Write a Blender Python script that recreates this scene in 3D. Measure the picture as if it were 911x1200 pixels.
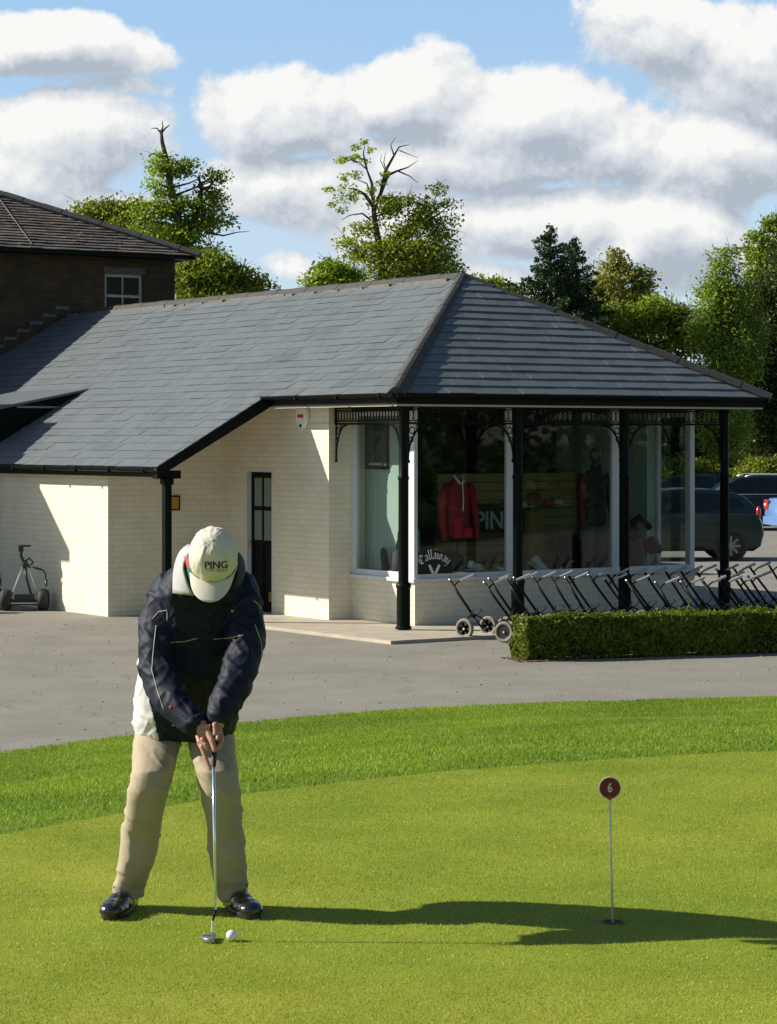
import bpy, bmesh, math, random
import numpy as np
from mathutils import Vector, Matrix, noise
from mathutils.bvhtree import BVHTree
random.seed(7); np.random.seed(7)
R = math.radians
SC = bpy.context.scene
COL = SC.collection
for o in list(bpy.data.objects): bpy.data.objects.remove(o)

# ------------------------------------------------------------ camera
F, HOR, CX, HC = 2881.0, 516.0, 455.5, 2.41
cam_d = bpy.data.cameras.new('camera'); cam = bpy.data.objects.new('camera', cam_d); COL.objects.link(cam)
cam.location = (0, 0, HC); cam.rotation_euler = (R(90), 0, 0)
cam_d.sensor_fit = 'HORIZONTAL'; cam_d.sensor_width = 36; cam_d.lens = F / 911 * 36
cam_d.shift_y = -84 / 911; cam_d.clip_start = .1; cam_d.clip_end = 3000
SC.camera = cam

# ------------------------------------------------------------ light
SUN_EL = R(31); sd = Vector((.994, -.11, 0)).normalized()       # the way the light travels
sun_d = bpy.data.lights.new('sun', 'SUN'); sun = bpy.data.objects.new('sun', sun_d); COL.objects.link(sun)
sun_d.energy = 5.0; sun_d.angle = R(.53); sun_d.color = (1, .93, .80)
tr = Vector((sd.x * math.cos(SUN_EL), sd.y * math.cos(SUN_EL), -math.sin(SUN_EL)))
sun.rotation_euler = tr.to_track_quat('-Z', 'Y').to_euler()
SC.view_settings.view_transform = 'Standard'; SC.view_settings.look = 'None'
SC.view_settings.gamma = 1; SC.view_settings.exposure = 0.52; SC.view_settings.use_curve_mapping = False

world = bpy.data.worlds.new('World'); SC.world = world; world.use_nodes = True
def build_world():
    nt = world.node_tree; nt.nodes.clear(); N = nt.nodes.new; L = nt.links.new
    out = N('ShaderNodeOutputWorld'); bg = N('ShaderNodeBackground'); L(bg.outputs[0], out.inputs[0])
    bg.inputs[1].default_value = .055
    sky = N('ShaderNodeTexSky'); sky.sky_type = 'NISHITA'; sky.sun_disc = False
    sky.sun_elevation = SUN_EL; sky.sun_rotation = math.atan2(-sd.x, -sd.y) % (2 * math.pi)
    sky.air_density = 1.0; sky.dust_density = .6; sky.ozone_density = 1.2
    tc = N('ShaderNodeTexCoord'); sep = N('ShaderNodeSeparateXYZ'); L(tc.outputs['Generated'], sep.inputs[0])
    def M(op, a, b=None, c=None, clamp=False):
        n = N('ShaderNodeMath'); n.operation = op; n.use_clamp = clamp
        for i, v in enumerate((a, b, c)):
            if v is None: continue
            if isinstance(v, (int, float)): n.inputs[i].default_value = v
            else: L(v, n.inputs[i])
        return n.outputs[0]
    ay = M('MAXIMUM', M('ABSOLUTE', sep.outputs['Y']), .05)
    k = F / 911
    u = M('MULTIPLY', M('DIVIDE', sep.outputs['X'], ay), k)
    v = M('MULTIPLY', M('DIVIDE', sep.outputs['Z'], ay), k)
    el = [(55,60,105,42,1.2),(75,170,120,50,1.0),(10,205,110,60,.9),(330,235,115,55,.8),(345,140,110,60,1.0),(490,115,95,55,1.2),
          (600,140,110,65,1.15),(560,190,170,50,1.0),(700,170,100,55,.9),(770,35,90,60,1.0),(860,80,110,90,1.2),(830,190,120,60,1.1),
          (650,265,120,45,1.1),(770,285,90,50,1.1),(480,270,130,45,.85),(140,255,60,22,.7),(330,315,70,26,.5),(850,320,90,34,.75),(110,112,90,30,.55),(60,240,90,30,.6),(560,325,150,30,.6),(700,330,120,26,.6),(250,290,70,26,.45),(400,60,60,12,.28)]
    def dens(u, v):
        co = N('ShaderNodeCombineXYZ'); L(u, co.inputs[0]); L(v, co.inputs[1])
        n1 = N('ShaderNodeTexNoise'); n1.inputs['Scale'].default_value = 5.5; n1.inputs['Detail'].default_value = 9
        n1.inputs['Roughness'].default_value = .62; n1.inputs['Distortion'].default_value = 0; L(co.outputs[0], n1.inputs['Vector'])
        n0 = N('ShaderNodeTexNoise'); n0.inputs['Scale'].default_value = 3.2; n0.inputs['Detail'].default_value = 1.5; L(co.outputs[0], n0.inputs['Vector'])
        sp = N('ShaderNodeSeparateXYZ'); L(n0.outputs['Color'], sp.inputs[0])
        uu = M('ADD', u, M('MULTIPLY', M('SUBTRACT', sp.outputs[0], .5), .16))
        vv = M('ADD', v, M('MULTIPLY', M('SUBTRACT', sp.outputs[1], .5), .12))
        tot = None
        for (x, y, rx, ry, s) in el:
            a = M('MULTIPLY', M('SUBTRACT', uu, (x - 455.5) / 911), 911 / rx)
            b = M('MULTIPLY', M('SUBTRACT', vv, (516 - y) / 911), 911 / ry)
            r2 = M('ADD', M('MULTIPLY', a, a), M('MULTIPLY', b, b))
            e = M('MULTIPLY', M('EXPONENT', M('MULTIPLY', r2, -.8)), s)
            tot = e if tot is None else M('MAXIMUM', tot, e)
        # away from the framed part of the sky broken cloud goes on, faded by fy below
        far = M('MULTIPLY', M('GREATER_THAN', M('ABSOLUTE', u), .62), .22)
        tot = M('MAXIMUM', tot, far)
        return M('ADD', tot, M('MULTIPLY', M('SUBTRACT', n1.outputs['Fac'], .5), 1.35)), n1.outputs['Fac']
    d0, f0 = dens(u, v)
    d1, f1 = dens(M('ADD', u, -.018), M('ADD', v, .034))     # towards the sun: what stands between the cloud and the light
    mr = N('ShaderNodeMapRange'); mr.interpolation_type = 'SMOOTHSTEP'; L(d0, mr.inputs[0])
    mr.inputs[1].default_value = .33; mr.inputs[2].default_value = .52
    sh = M('SUBTRACT', d0, M('MULTIPLY', M('MAXIMUM', d1, 0), 1.0))
    sh = M('ADD', M('MULTIPLY', sh, 1.5), .50)
    sh = M('SUBTRACT', sh, M('MULTIPLY', M('MAXIMUM', M('SUBTRACT', d0, .85), 0), .35))
    cf_ = N('ShaderNodeCombineXYZ'); L(M('ADD', u, -.007), cf_.inputs[0]); L(M('ADD', v, .013), cf_.inputs[1])
    nf = N('ShaderNodeTexNoise'); nf.inputs['Scale'].default_value = 5.5; nf.inputs['Detail'].default_value = 9; nf.inputs['Roughness'].default_value = .62; L(cf_.outputs[0], nf.inputs['Vector'])
    sh = M('ADD', sh, M('MULTIPLY', M('SUBTRACT', f0, nf.outputs['Fac']), 1.7), clamp=True)
    rp = N('ShaderNodeValToRGB'); L(sh, rp.inputs[0])
    e = rp.color_ramp.elements; e[0].position = 0.0; e[0].color = (.47, .53, .61, 1); e[1].position = .92; e[1].color = (1.0, 1.0, .98, 1)
    m = e.new(.40); m.color = (.70, .745, .80, 1)
    gain = N('ShaderNodeVectorMath'); gain.operation = 'SCALE'; gain.inputs['Scale'].default_value = 12.0; L(rp.outputs[0], gain.inputs[0])
    # pale air near the horizon and the blue above it
    hs = N('ShaderNodeHueSaturation'); hs.inputs['Saturation'].default_value = 1.0; hs.inputs['Value'].default_value = 1.1; L(sky.outputs[0], hs.inputs['Color'])
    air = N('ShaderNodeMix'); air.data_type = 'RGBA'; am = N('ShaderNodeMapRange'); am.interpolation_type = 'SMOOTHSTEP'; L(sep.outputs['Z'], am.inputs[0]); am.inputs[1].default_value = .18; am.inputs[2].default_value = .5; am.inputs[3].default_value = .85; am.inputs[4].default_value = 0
    fy = N('ShaderNodeMapRange'); fy.interpolation_type = 'SMOOTHSTEP'; L(sep.outputs['Y'], fy.inputs[0]); fy.inputs[1].default_value = .45; fy.inputs[2].default_value = .92; fy.inputs[3].default_value = .25; fy.inputs[4].default_value = 1.0  # dims sky and cloud outside the view so shaded walls stay dark
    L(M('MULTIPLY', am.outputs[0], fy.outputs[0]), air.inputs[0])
    hz = N('ShaderNodeMix'); hz.data_type = 'RGBA'; hv = N('ShaderNodeMapRange'); hv.interpolation_type = 'SMOOTHSTEP'; L(sep.outputs['Z'], hv.inputs[0]); hv.inputs[1].default_value = .03; hv.inputs[2].default_value = .19; L(hv.outputs[0], hz.inputs[0]); hz.inputs[6].default_value = (8.2, 10.2, 12.0, 1); hz.inputs[7].default_value = (4.9, 8.0, 11.9, 1); L(hz.outputs[2], air.inputs[7]); L(hs.outputs[0], air.inputs[6])
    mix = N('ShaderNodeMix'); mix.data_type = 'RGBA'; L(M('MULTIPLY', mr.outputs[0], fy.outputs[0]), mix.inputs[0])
    L(air.outputs[2], mix.inputs[6]); L(gain.outputs[0], mix.inputs[7])
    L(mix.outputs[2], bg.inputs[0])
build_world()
try:
    world.cycles.sampling_method = 'MANUAL'; world.cycles.sample_map_resolution = 512
except Exception: pass

# ------------------------------------------------------------ helpers
def at(px, py, d):                       # a point measured in the photograph, put back at its real distance
    return Vector(((px - CX) / F * d, d, HC - (py - HOR) / F * d))
def tag(o, label=None, cat=None, group=None, kind=None):
    if label: o['label'] = label
    if cat: o['category'] = cat
    if group: o['group'] = group
    if kind: o['kind'] = kind
    return o
def link(name, me, mat=None, parent=None):
    o = bpy.data.objects.new(name, me); COL.objects.link(o)
    if mat is not None:
        for m in (mat if isinstance(mat, (list, tuple)) else [mat]): me.materials.append(m)
    if parent is not None: o.parent = parent
    return o
def empty(name, loc=(0, 0, 0), rz=0, parent=None):
    o = bpy.data.objects.new(name, None); COL.objects.link(o); o.location = loc; o.rotation_euler = (0, 0, rz)
    o.empty_display_size = .2
    if parent: o.parent = parent
    return o
def copy_tree(o, parent=None):
    c = o.copy(); COL.objects.link(c); c.parent = parent
    for ch in [k for k in o.children]: copy_tree(ch, c)
    return c
class MB:
    def __init__(s): s.v = []; s.f = []; s.mi = []
    def add(s, vs, fs, mi=0):
        b = len(s.v); s.v += [tuple(v) for v in vs]; s.f += [tuple(i + b for i in f) for f in fs]; s.mi += [mi] * len(fs); return s
    def box(s, x0, x1, y0, y1, z0, z1, mi=0):
        v = [(x0,y0,z0),(x1,y0,z0),(x1,y1,z0),(x0,y1,z0),(x0,y0,z1),(x1,y0,z1),(x1,y1,z1),(x0,y1,z1)]
        return s.add(v, [(0,3,2,1),(4,5,6,7),(0,1,5,4),(1,2,6,5),(2,3,7,6),(3,0,4,7)], mi)
    def obox(s, c, ax, ay, az, mi=0):    # box from its centre and three half vectors
        c, ax, ay, az = map(Vector, (c, ax, ay, az)); v = []
        for k in (-1, 1):
            for i, j in ((-1,-1),(1,-1),(1,1),(-1,1)): v.append(c + ax*i + ay*j + az*k)
        return s.add(v, [(0,3,2,1),(4,5,6,7),(0,1,5,4),(1,2,6,5),(2,3,7,6),(3,0,4,7)], mi)
    def tube(s, pts, r, seg=8, mi=0, cap=True, flat=1.0):
        pts = [Vector(p) for p in pts]; n = len(pts)
        rs = r if isinstance(r, (list, tuple)) else [r] * n
        vs = []; prev = None
        for i, p in enumerate(pts):
            t = (pts[min(i+1, n-1)] - pts[max(i-1, 0)])
            if t.length < 1e-9: t = Vector((0,0,1))
            t.normalize()
            if prev is None:
                a = Vector((0,0,1)) if abs(t.z) < .9 else Vector((1,0,0))
                x = t.cross(a).normalized()
            else:
                x = (prev - t * prev.dot(t)).normalized()
            prev = x; y = t.cross(x)
            for k in range(seg):
                an = 2 * math.pi * k / seg
                vs.append(p + (x * math.cos(an) + y * math.sin(an) * flat) * rs[i])
        fs = []
        for i in range(n - 1):
            for k in range(seg):
                a = i*seg+k; b = i*seg+(k+1) % seg
                fs.append((a, b, b+seg, a+seg))
        if cap: fs.append(tuple(range(seg))[::-1]); fs.append(tuple(range((n-1)*seg, n*seg)))
        return s.add(vs, fs, mi)
    def cyl(s, p0, p1, r, seg=16, mi=0): return s.tube([p0, p1], r, seg, mi)
    def prism(s, poly, o, ax, ay, ext, mi=0):   # polygon (a,b) in axes ax, ay from o, extruded by ext
        o, ax, ay, ext = map(Vector, (o, ax, ay, ext)); n = len(poly)
        v = [o + ax*a + ay*b for a, b in poly]; v += [p + ext for p in v]
        fs = [tuple(range(n))[::-1], tuple(range(n, 2*n))] + [(i, (i+1) % n, n+(i+1) % n, n+i) for i in range(n)]
        return s.add(v, fs, mi)
    def ring(s, c, ax, r0, r1, w, seg=24, mi=0):  # a tyre-like ring about axis ax
        c = Vector(c); ax = Vector(ax).normalized(); a = Vector((0,0,1)) if abs(ax.z) < .9 else Vector((1,0,0))
        x = ax.cross(a).normalized(); y = ax.cross(x); vs = []
        prof = [(r0,-w*.8),(r0+(r1-r0)*.5,-w),(r1-.15*(r1-r0),-w*.8),(r1,-w*.3),(r1,w*.3),(r1-.15*(r1-r0),w*.8),(r0+(r1-r0)*.5,w),(r0,w*.8)]
        for k in range(seg):
            an = 2*math.pi*k/seg; dr = x*math.cos(an)+y*math.sin(an)
            for (rr, h) in prof: vs.append(c + dr*rr + ax*h)
        m = len(prof); fs = []
        for k in range(seg):
            for j in range(m):
                fs.append((k*m+j, k*m+(j+1) % m, ((k+1) % seg)*m+(j+1) % m, ((k+1) % seg)*m+j))
        return s.add(vs, fs, mi)
    def ball(s, c, r, seg=12, rings=8, mi=0, rot=None):
        c = Vector(c); rx, ry, rz = r if isinstance(r, (tuple, list)) else (r, r, r); vs = [Vector((0,0,rz))]
        for i in range(1, rings):
            ph = math.pi*i/rings
            for k in range(seg):
                th = 2*math.pi*k/seg; vs.append(Vector((rx*math.sin(ph)*math.cos(th), ry*math.sin(ph)*math.sin(th), rz*math.cos(ph))))
        vs.append(Vector((0,0,-rz)))
        if rot is not None: vs = [rot @ v for v in vs]
        vs = [v + c for v in vs]; fs = []
        for k in range(seg): fs.append((0, 1+k, 1+(k+1) % seg))
        for i in range(rings-2):
            for k in range(seg):
                a = 1+i*seg+k; b = 1+i*seg+(k+1) % seg; fs.append((a, a+seg, b+seg, b))
        l = len(vs)-1
        for k in range(seg): fs.append((l, 1+(rings-2)*seg+(k+1) % seg, 1+(rings-2)*seg+k))
        return s.add(vs, fs, mi)
    def mesh(s, name):
        me = bpy.data.meshes.new(name); me.from_pydata(s.v, [], s.f)
        if any(s.mi): me.polygons.foreach_set('material_index', s.mi)
        bm = bmesh.new(); bm.from_mesh(me); bmesh.ops.recalc_face_normals(bm, faces=bm.faces); bm.to_mesh(me); bm.free()
        me.update(); return me
    def build(s, name, mat, parent=None, smooth=False, bevel=0):
        me = s.mesh(name)
        if smooth: me.polygons.foreach_set('use_smooth', [True]*len(me.polygons))
        o = link(name, me, mat, parent)
        if smooth and smooth != 'all':
            try: me.set_sharp_from_angle(angle=R(40))
            except Exception: pass
        if bevel:
            b = o.modifiers.new('bevel', 'BEVEL'); b.width = bevel; b.segments = 2; b.limit_method = 'ANGLE'; b.angle_limit = R(40)
        return o
def np_mesh(name, V, Fq, mat, parent=None, n=4):   # V (k,3), Fq (m,n)
    me = bpy.data.meshes.new(name); me.vertices.add(len(V)); me.vertices.foreach_set('co', np.asarray(V, 'f').ravel())
    m = len(Fq); me.loops.add(m*n); me.polygons.add(m)
    me.loops.foreach_set('vertex_index', np.asarray(Fq, 'i').ravel())
    me.polygons.foreach_set('loop_start', np.arange(0, m*n, n, dtype='i')); me.polygons.foreach_set('loop_total', np.full(m, n, 'i'))
    me.update(calc_edges=True); return link(name, me, mat, parent)

# ------------------------------------------------------------ materials
def srgb(r, g, b): return tuple(((c/255)/12.92 if c/255 <= .04045 else ((c/255+.055)/1.055)**2.4) for c in (r, g, b)) + (1,)
def mat(name, col, rough=.6, metal=0, var=0.0, vscale=8, bump=0, bscale=60, spec=None, coat=0, col2=None, stretch=None, detail=5, bdist=.01):
    m = bpy.data.materials.new(name); m.use_nodes = True; nt = m.node_tree; N = nt.nodes.new; L = nt.links.new
    p = nt.nodes['Principled BSDF']; p.inputs['Roughness'].default_value = rough; p.inputs['Metallic'].default_value = metal
    if spec is not None: p.inputs['Specular IOR Level'].default_value = spec
    if coat: p.inputs['Coat Weight'].default_value = coat
    c = tuple(col[:3]) + (1,); p.inputs['Base Color'].default_value = c
    tc = N('ShaderNodeTexCoord'); src = tc.outputs['Object']
    if stretch:
        mp = N('ShaderNodeMapping'); mp.inputs['Scale'].default_value = stretch; L(src, mp.inputs[0]); src = mp.outputs[0]
    if var:
        nz = N('ShaderNodeTexNoise'); nz.inputs['Scale'].default_value = vscale; nz.inputs['Detail'].default_value = detail; nz.inputs['Roughness'].default_value = .62
        L(src, nz.inputs['Vector']); rp = N('ShaderNodeValToRGB'); L(nz.outputs['Fac'], rp.inputs[0])
        c2 = tuple(col2[:3]) + (1,) if col2 else tuple(min(1, x*(1+var)) for x in c[:3]) + (1,)
        c1_ = c if col2 else tuple(x*(1-var) for x in c[:3]) + (1,)
        rp.color_ramp.elements[0].position = .32; rp.color_ramp.elements[0].color = c1_
        rp.color_ramp.elements[1].position = .68; rp.color_ramp.elements[1].color = c2
        L(rp.outputs[0], p.inputs['Base Color'])
    if bump:
        nb = N('ShaderNodeTexNoise'); nb.inputs['Scale'].default_value = bscale; nb.inputs['Detail'].default_value = 4
        L(src, nb.inputs['Vector']); bp = N('ShaderNodeBump'); bp.inputs['Strength'].default_value = bump; bp.inputs['Distance'].default_value = bdist
        L(nb.outputs['Fac'], bp.inputs['Height']); L(bp.outputs[0], p.inputs['Normal'])
    return m
def brick_mat(name, c1, c2, mortar, bw, bh, ms, bump=.5, rough=.8, stain=None, stain_amt=.4, sat=.0):
    m = bpy.data.materials.new(name); m.use_nodes = True; nt = m.node_tree; N = nt.nodes.new; L = nt.links.new
    p = nt.nodes['Principled BSDF']; p.inputs['Roughness'].default_value = rough
    tc = N('ShaderNodeTexCoord'); sp = N('ShaderNodeSeparateXYZ'); L(tc.outputs['Object'], sp.inputs[0])
    ad = N('ShaderNodeMath'); L(sp.outputs[0], ad.inputs[0]); L(sp.outputs[1], ad.inputs[1])
    cb = N('ShaderNodeCombineXYZ'); L(ad.outputs[0], cb.inputs[0]); L(sp.outputs[2], cb.inputs[1])
    b = N('ShaderNodeTexBrick'); L(cb.outputs[0], b.inputs['Vector']); b.inputs['Scale'].default_value = 1
    b.inputs['Brick Width'].default_value = bw; b.inputs['Row Height'].default_value = bh; b.inputs['Mortar Size'].default_value = ms
    b.inputs['Mortar Smooth'].default_value = .4; b.inputs['Bias'].default_value = 0
    b.inputs['Color1'].default_value = c1; b.inputs['Color2'].default_value = c2; b.inputs['Mortar'].default_value = mortar
    nz = N('ShaderNodeTexNoise'); nz.inputs['Scale'].default_value = 2.2; nz.inputs['Detail'].default_value = 8; nz.inputs['Roughness'].default_value = .65
    L(tc.outputs['Object'], nz.inputs['Vector'])
    src = b.outputs['Color']
    if stain:
        mr = N('ShaderNodeMapRange'); L(nz.outputs['Fac'], mr.inputs[0]); mr.inputs[1].default_value = .42; mr.inputs[2].default_value = .7; mr.inputs[4].default_value = stain_amt
        mx = N('ShaderNodeMix'); mx.data_type = 'RGBA'; L(mr.outputs[0], mx.inputs[0]); L(src, mx.inputs[6]); mx.inputs[7].default_value = stain
        src = mx.outputs[2]
    L(src, p.inputs['Base Color'])
    n2 = N('ShaderNodeTexNoise'); n2.inputs['Scale'].default_value = 40; L(tc.outputs['Object'], n2.inputs['Vector'])
    mm = N('ShaderNodeMath'); mm.operation = 'MULTIPLY_ADD'; L(n2.outputs['Fac'], mm.inputs[0]); mm.inputs[1].default_value = .5
    iv = N('ShaderNodeMath'); iv.operation = 'SUBTRACT'; iv.inputs[0].default_value = 1; L(b.outputs['Fac'], iv.inputs[1]); L(iv.outputs[0], mm.inputs[2])
    bp = N('ShaderNodeBump'); bp.inputs['Strength'].default_value = bump; bp.inputs['Distance'].default_value = .012
    L(mm.outputs[0], bp.inputs['Height']); L(bp.outputs[0], p.inputs['Normal'])
    return m
def leaf_mat(name, dark, light, trans=.35, hue=None):
    m = bpy.data.materials.new(name); m.use_nodes = True; nt = m.node_tree; N = nt.nodes.new; L = nt.links.new
    p = nt.nodes['Principled BSDF']; p.inputs['Roughness'].default_value = .5; p.inputs['Specular IOR Level'].default_value = .35
    g = N('ShaderNodeNewGeometry'); rp = N('ShaderNodeValToRGB')
    tc = N('ShaderNodeTexCoord'); nz = N('ShaderNodeTexNoise'); nz.inputs['Scale'].default_value = .7; nz.inputs['Detail'].default_value = 3; L(tc.outputs['Object'], nz.inputs['Vector'])
    ad = N('ShaderNodeMath'); ad.operation = 'MULTIPLY_ADD'; L(g.outputs['Random Per Island'], ad.inputs[0]); ad.inputs[1].default_value = .55
    m2 = N('ShaderNodeMath'); m2.operation = 'MULTIPLY_ADD'; L(nz.outputs['Fac'], m2.inputs[0]); m2.inputs[1].default_value = 1.0; m2.inputs[2].default_value = -.27
    L(m2.outputs[0], ad.inputs[2]); L(ad.outputs[0], rp.inputs[0])
    rp.color_ramp.elements[0].color = tuple(dark[:3]) + (1,); rp.color_ramp.elements[1].color = tuple(light[:3]) + (1,)
    rp.color_ramp.elements[0].position = .1; rp.color_ramp.elements[1].position = .9
    L(rp.outputs[0], p.inputs['Base Color'])
    t = N('ShaderNodeBsdfTranslucent'); L(rp.outputs[0], t.inputs[0])
    mx = N('ShaderNodeMixShader'); mx.inputs[0].default_value = trans; L(p.outputs[0], mx.inputs[1]); L(t.outputs[0], mx.inputs[2])
    L(mx.outputs[0], nt.nodes['Material Output'].inputs[0])
    return m
def glass_mat(name, tint=(.75, .82, .80), refl=1.0, ior=.03):
    m = bpy.data.materials.new(name); m.use_nodes = True; nt = m.node_tree; N = nt.nodes.new; L = nt.links.new
    nt.nodes.remove(nt.nodes['Principled BSDF'])
    t = N('ShaderNodeBsdfTransparent'); t.inputs[0].default_value = tint + (1,)
    g = N('ShaderNodeBsdfGlossy'); g.inputs['Roughness'].default_value = .02; g.inputs[0].default_value = (refl, refl, refl, 1)
    lw = N('ShaderNodeLayerWeight'); lw.inputs[0].default_value = .5; pw = N('ShaderNodeMath'); pw.operation = 'POWER'; L(lw.outputs['Facing'], pw.inputs[0]); pw.inputs[1].default_value = 4
    fr = N('ShaderNodeMath'); fr.operation = 'MULTIPLY_ADD'; L(pw.outputs[0], fr.inputs[0]); fr.inputs[1].default_value = .5; fr.inputs[2].default_value = ior
    mx = N('ShaderNodeMixShader'); L(fr.outputs[0], mx.inputs[0]); L(t.outputs[0], mx.inputs[1]); L(g.outputs[0], mx.inputs[2])
    L(mx.outputs[0], nt.nodes['Material Output'].inputs[0]); return m
MT = dict(
    white_brick=brick_mat('painted_brick', (.80,.755,.61,1), (.77,.72,.575,1), (.69,.64,.50,1), .235, .078, .006, .5, .75, (.58,.50,.36,1), .35),
    red_brick=brick_mat('old_brick', (.11,.058,.026,1), (.06,.034,.018,1), (.065,.055,.035,1), .225, .075, .009, .7, .9, (.022,.028,.012,1), .85),
    slate=mat('slate', (.075,.092,.105), .45, var=.28, vscale=3.5, bump=.25, bscale=30, detail=8),
    old_tile=mat('old_roof_tile', (.10,.082,.068), .8, var=.4, vscale=6, bump=.6, bscale=30, detail=8),
    ridge=mat('ridge_tile', (.055,.055,.052), .8, var=.25, vscale=12, bump=.4, bscale=60),
    mortar=mat('mortar', (.16,.15,.135), .9, var=.3, vscale=20, bump=.6, bscale=60),
    black=mat('black_paint', (.004,.006,.006), .5, var=.3, vscale=20, spec=.15),
    blackgreen=mat('dark_green_paint', (.004,.008,.006), .42, var=.2, vscale=9, bump=.08, bscale=80, spec=.1),
    white=mat('white_paint', (.66,.68,.70), .45, var=.05, vscale=6),
    cream=mat('cream_soffit', (.55,.50,.38), .7, var=.08),
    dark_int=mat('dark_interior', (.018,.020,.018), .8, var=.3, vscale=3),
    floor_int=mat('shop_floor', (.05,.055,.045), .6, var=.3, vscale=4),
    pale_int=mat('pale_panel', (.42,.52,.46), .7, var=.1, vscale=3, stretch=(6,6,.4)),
    slatwood=mat('slat_board_wood', (.36,.28,.11), .6, var=.12, vscale=2),
    glass=glass_mat('window_glass', (.86,.90,.89), ior=.022), carglass=glass_mat('car_glass', (.16,.2,.2)),
    brass=mat('brass', (.55,.36,.08), .3, 1),
    asphalt=None,
    rubber=mat('rubber', (.02,.02,.02), .7, bump=.3, bscale=200, var=.3),
    worn_rubber=mat('dusty_rubber', (.22,.20,.165), .8, var=.2, vscale=30, bump=.3, bscale=200),
    metal=mat('bare_metal', (.55,.56,.57), .28, 1, var=.1),
    darkmetal=mat('black_metal', (.006,.006,.007), .45, 0, var=.2, spec=.14),
    grip=mat('black_grip', (.012,.012,.014), .45, bump=.3, bscale=300),
    silver=mat('silver_paint', (.72,.73,.70), .35, .3),
    plastic=mat('black_plastic', (.02,.022,.02), .4),
)
# ------------------------------------------------------------ ground
GB = [(-9,8.2),(-6,9.0),(-3.4,9.8),(-2.5,10.4),(-1.777,11.238),(-1.456,11.75),(-1.128,12.2),(-.473,12.87),(.207,13.40),(.886,13.80),(1.592,14.13),(2.271,14.365),(4,14.7),(9,15)]
OB = [(-12,14.0),(-9,15.6),(-6,17.3),(-4.2,18.4),(-3.037,19.15),(-2.47,19.9),(-1.229,21.25),(-.042,22.15),(1.138,22.70),(2.436,23.05),(3.692,23.349),(6,23.7),(12,24.2)]
def interp(tab, x):
    return float(np.interp(x, [a for a, _ in tab], [b for _, b in tab]))
def smoothed(tab, x): return sum(interp(tab, x + k*.12) for k in range(-3, 4)) / 7
ZG, ZA = .60, -.055
def mat_asphalt():
    m = bpy.data.materials.new('asphalt'); m.use_nodes = True; nt = m.node_tree; N = nt.nodes.new; L = nt.links.new
    p = nt.nodes['Principled BSDF']; p.inputs['Roughness'].default_value = .9; p.inputs['Specular IOR Level'].default_value = .25
    tc = N('ShaderNodeTexCoord')
    def nz(sc, dt=6, rg=.6, st=None):
        n = N('ShaderNodeTexNoise'); n.inputs['Scale'].default_value = sc; n.inputs['Detail'].default_value = dt; n.inputs['Roughness'].default_value = rg
        if st:
            mp = N('ShaderNodeMapping'); mp.inputs['Scale'].default_value = st; L(tc.outputs['Object'], mp.inputs[0]); L(mp.outputs[0], n.inputs['Vector'])
        else: L(tc.outputs['Object'], n.inputs['Vector'])
        return n.outputs['Fac']
    def ramp(f, a, b, p0=.3, p1=.7):
        r = N('ShaderNodeValToRGB'); L(f, r.inputs[0]); r.color_ramp.elements[0].color = a; r.color_ramp.elements[1].color = b
        r.color_ramp.elements[0].position = p0; r.color_ramp.elements[1].position = p1; return r.outputs[0]
    def mul(a, b, f=1):
        x = N('ShaderNodeMix'); x.data_type = 'RGBA'; x.blend_type = 'MULTIPLY'; x.inputs[0].default_value = f; L(a, x.inputs[6]); L(b, x.inputs[7]); return x.outputs[2]
    base = ramp(nz(.9, 9, .66), (.215,.205,.182,1), (.285,.27,.24,1))
    grit = ramp(nz(55, 5, .85), (.55,.55,.57,1), (1.45,1.43,1.36,1), .36, .64)
    c = mul(base, grit)
    vo = N('ShaderNodeTexVoronoi'); vo.inputs['Scale'].default_value = 26; L(tc.outputs['Object'], vo.inputs['Vector'])
    st = ramp(vo.outputs['Distance'], (1.9,1.85,1.7,1), (1,1,1,1), .06, .10); c = mul(c, st)
    wv = N('ShaderNodeTexVoronoi'); wv.feature = 'DISTANCE_TO_EDGE'; wv.inputs['Scale'].default_value = .22
    wn = N('ShaderNodeTexNoise'); wn.inputs['Scale'].default_value = 1.6; wn.inputs['Detail'].default_value = 6; L(tc.outputs['Object'], wn.inputs['Vector'])
    wa = N('ShaderNodeVectorMath'); wa.operation = 'MULTIPLY_ADD'; L(wn.outputs['Color'], wa.inputs[0]); wa.inputs[1].default_value = (1.6,1.6,0); L(tc.outputs['Object'], wa.inputs[2]); L(wa.outputs[0], wv.inputs['Vector'])
    c = mul(c, ramp(wv.outputs['Distance'], (.80,.80,.80,1), (1,1,1,1), .0, .008))
    spots = ramp(nz(14, 2, .5), (.45,.45,.45,1), (1,1,1,1), .22, .27)
    c = mul(c, spots)
    L(c, p.inputs['Base Color'])
    bp = N('ShaderNodeBump'); bp.inputs['Strength'].default_value = .6; bp.inputs['Distance'].default_value = .008; L(nz(120, 3, .7), bp.inputs['Height']); L(bp.outputs[0], p.inputs['Normal'])
    return m
MT['asphalt'] = mat_asphalt()
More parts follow.
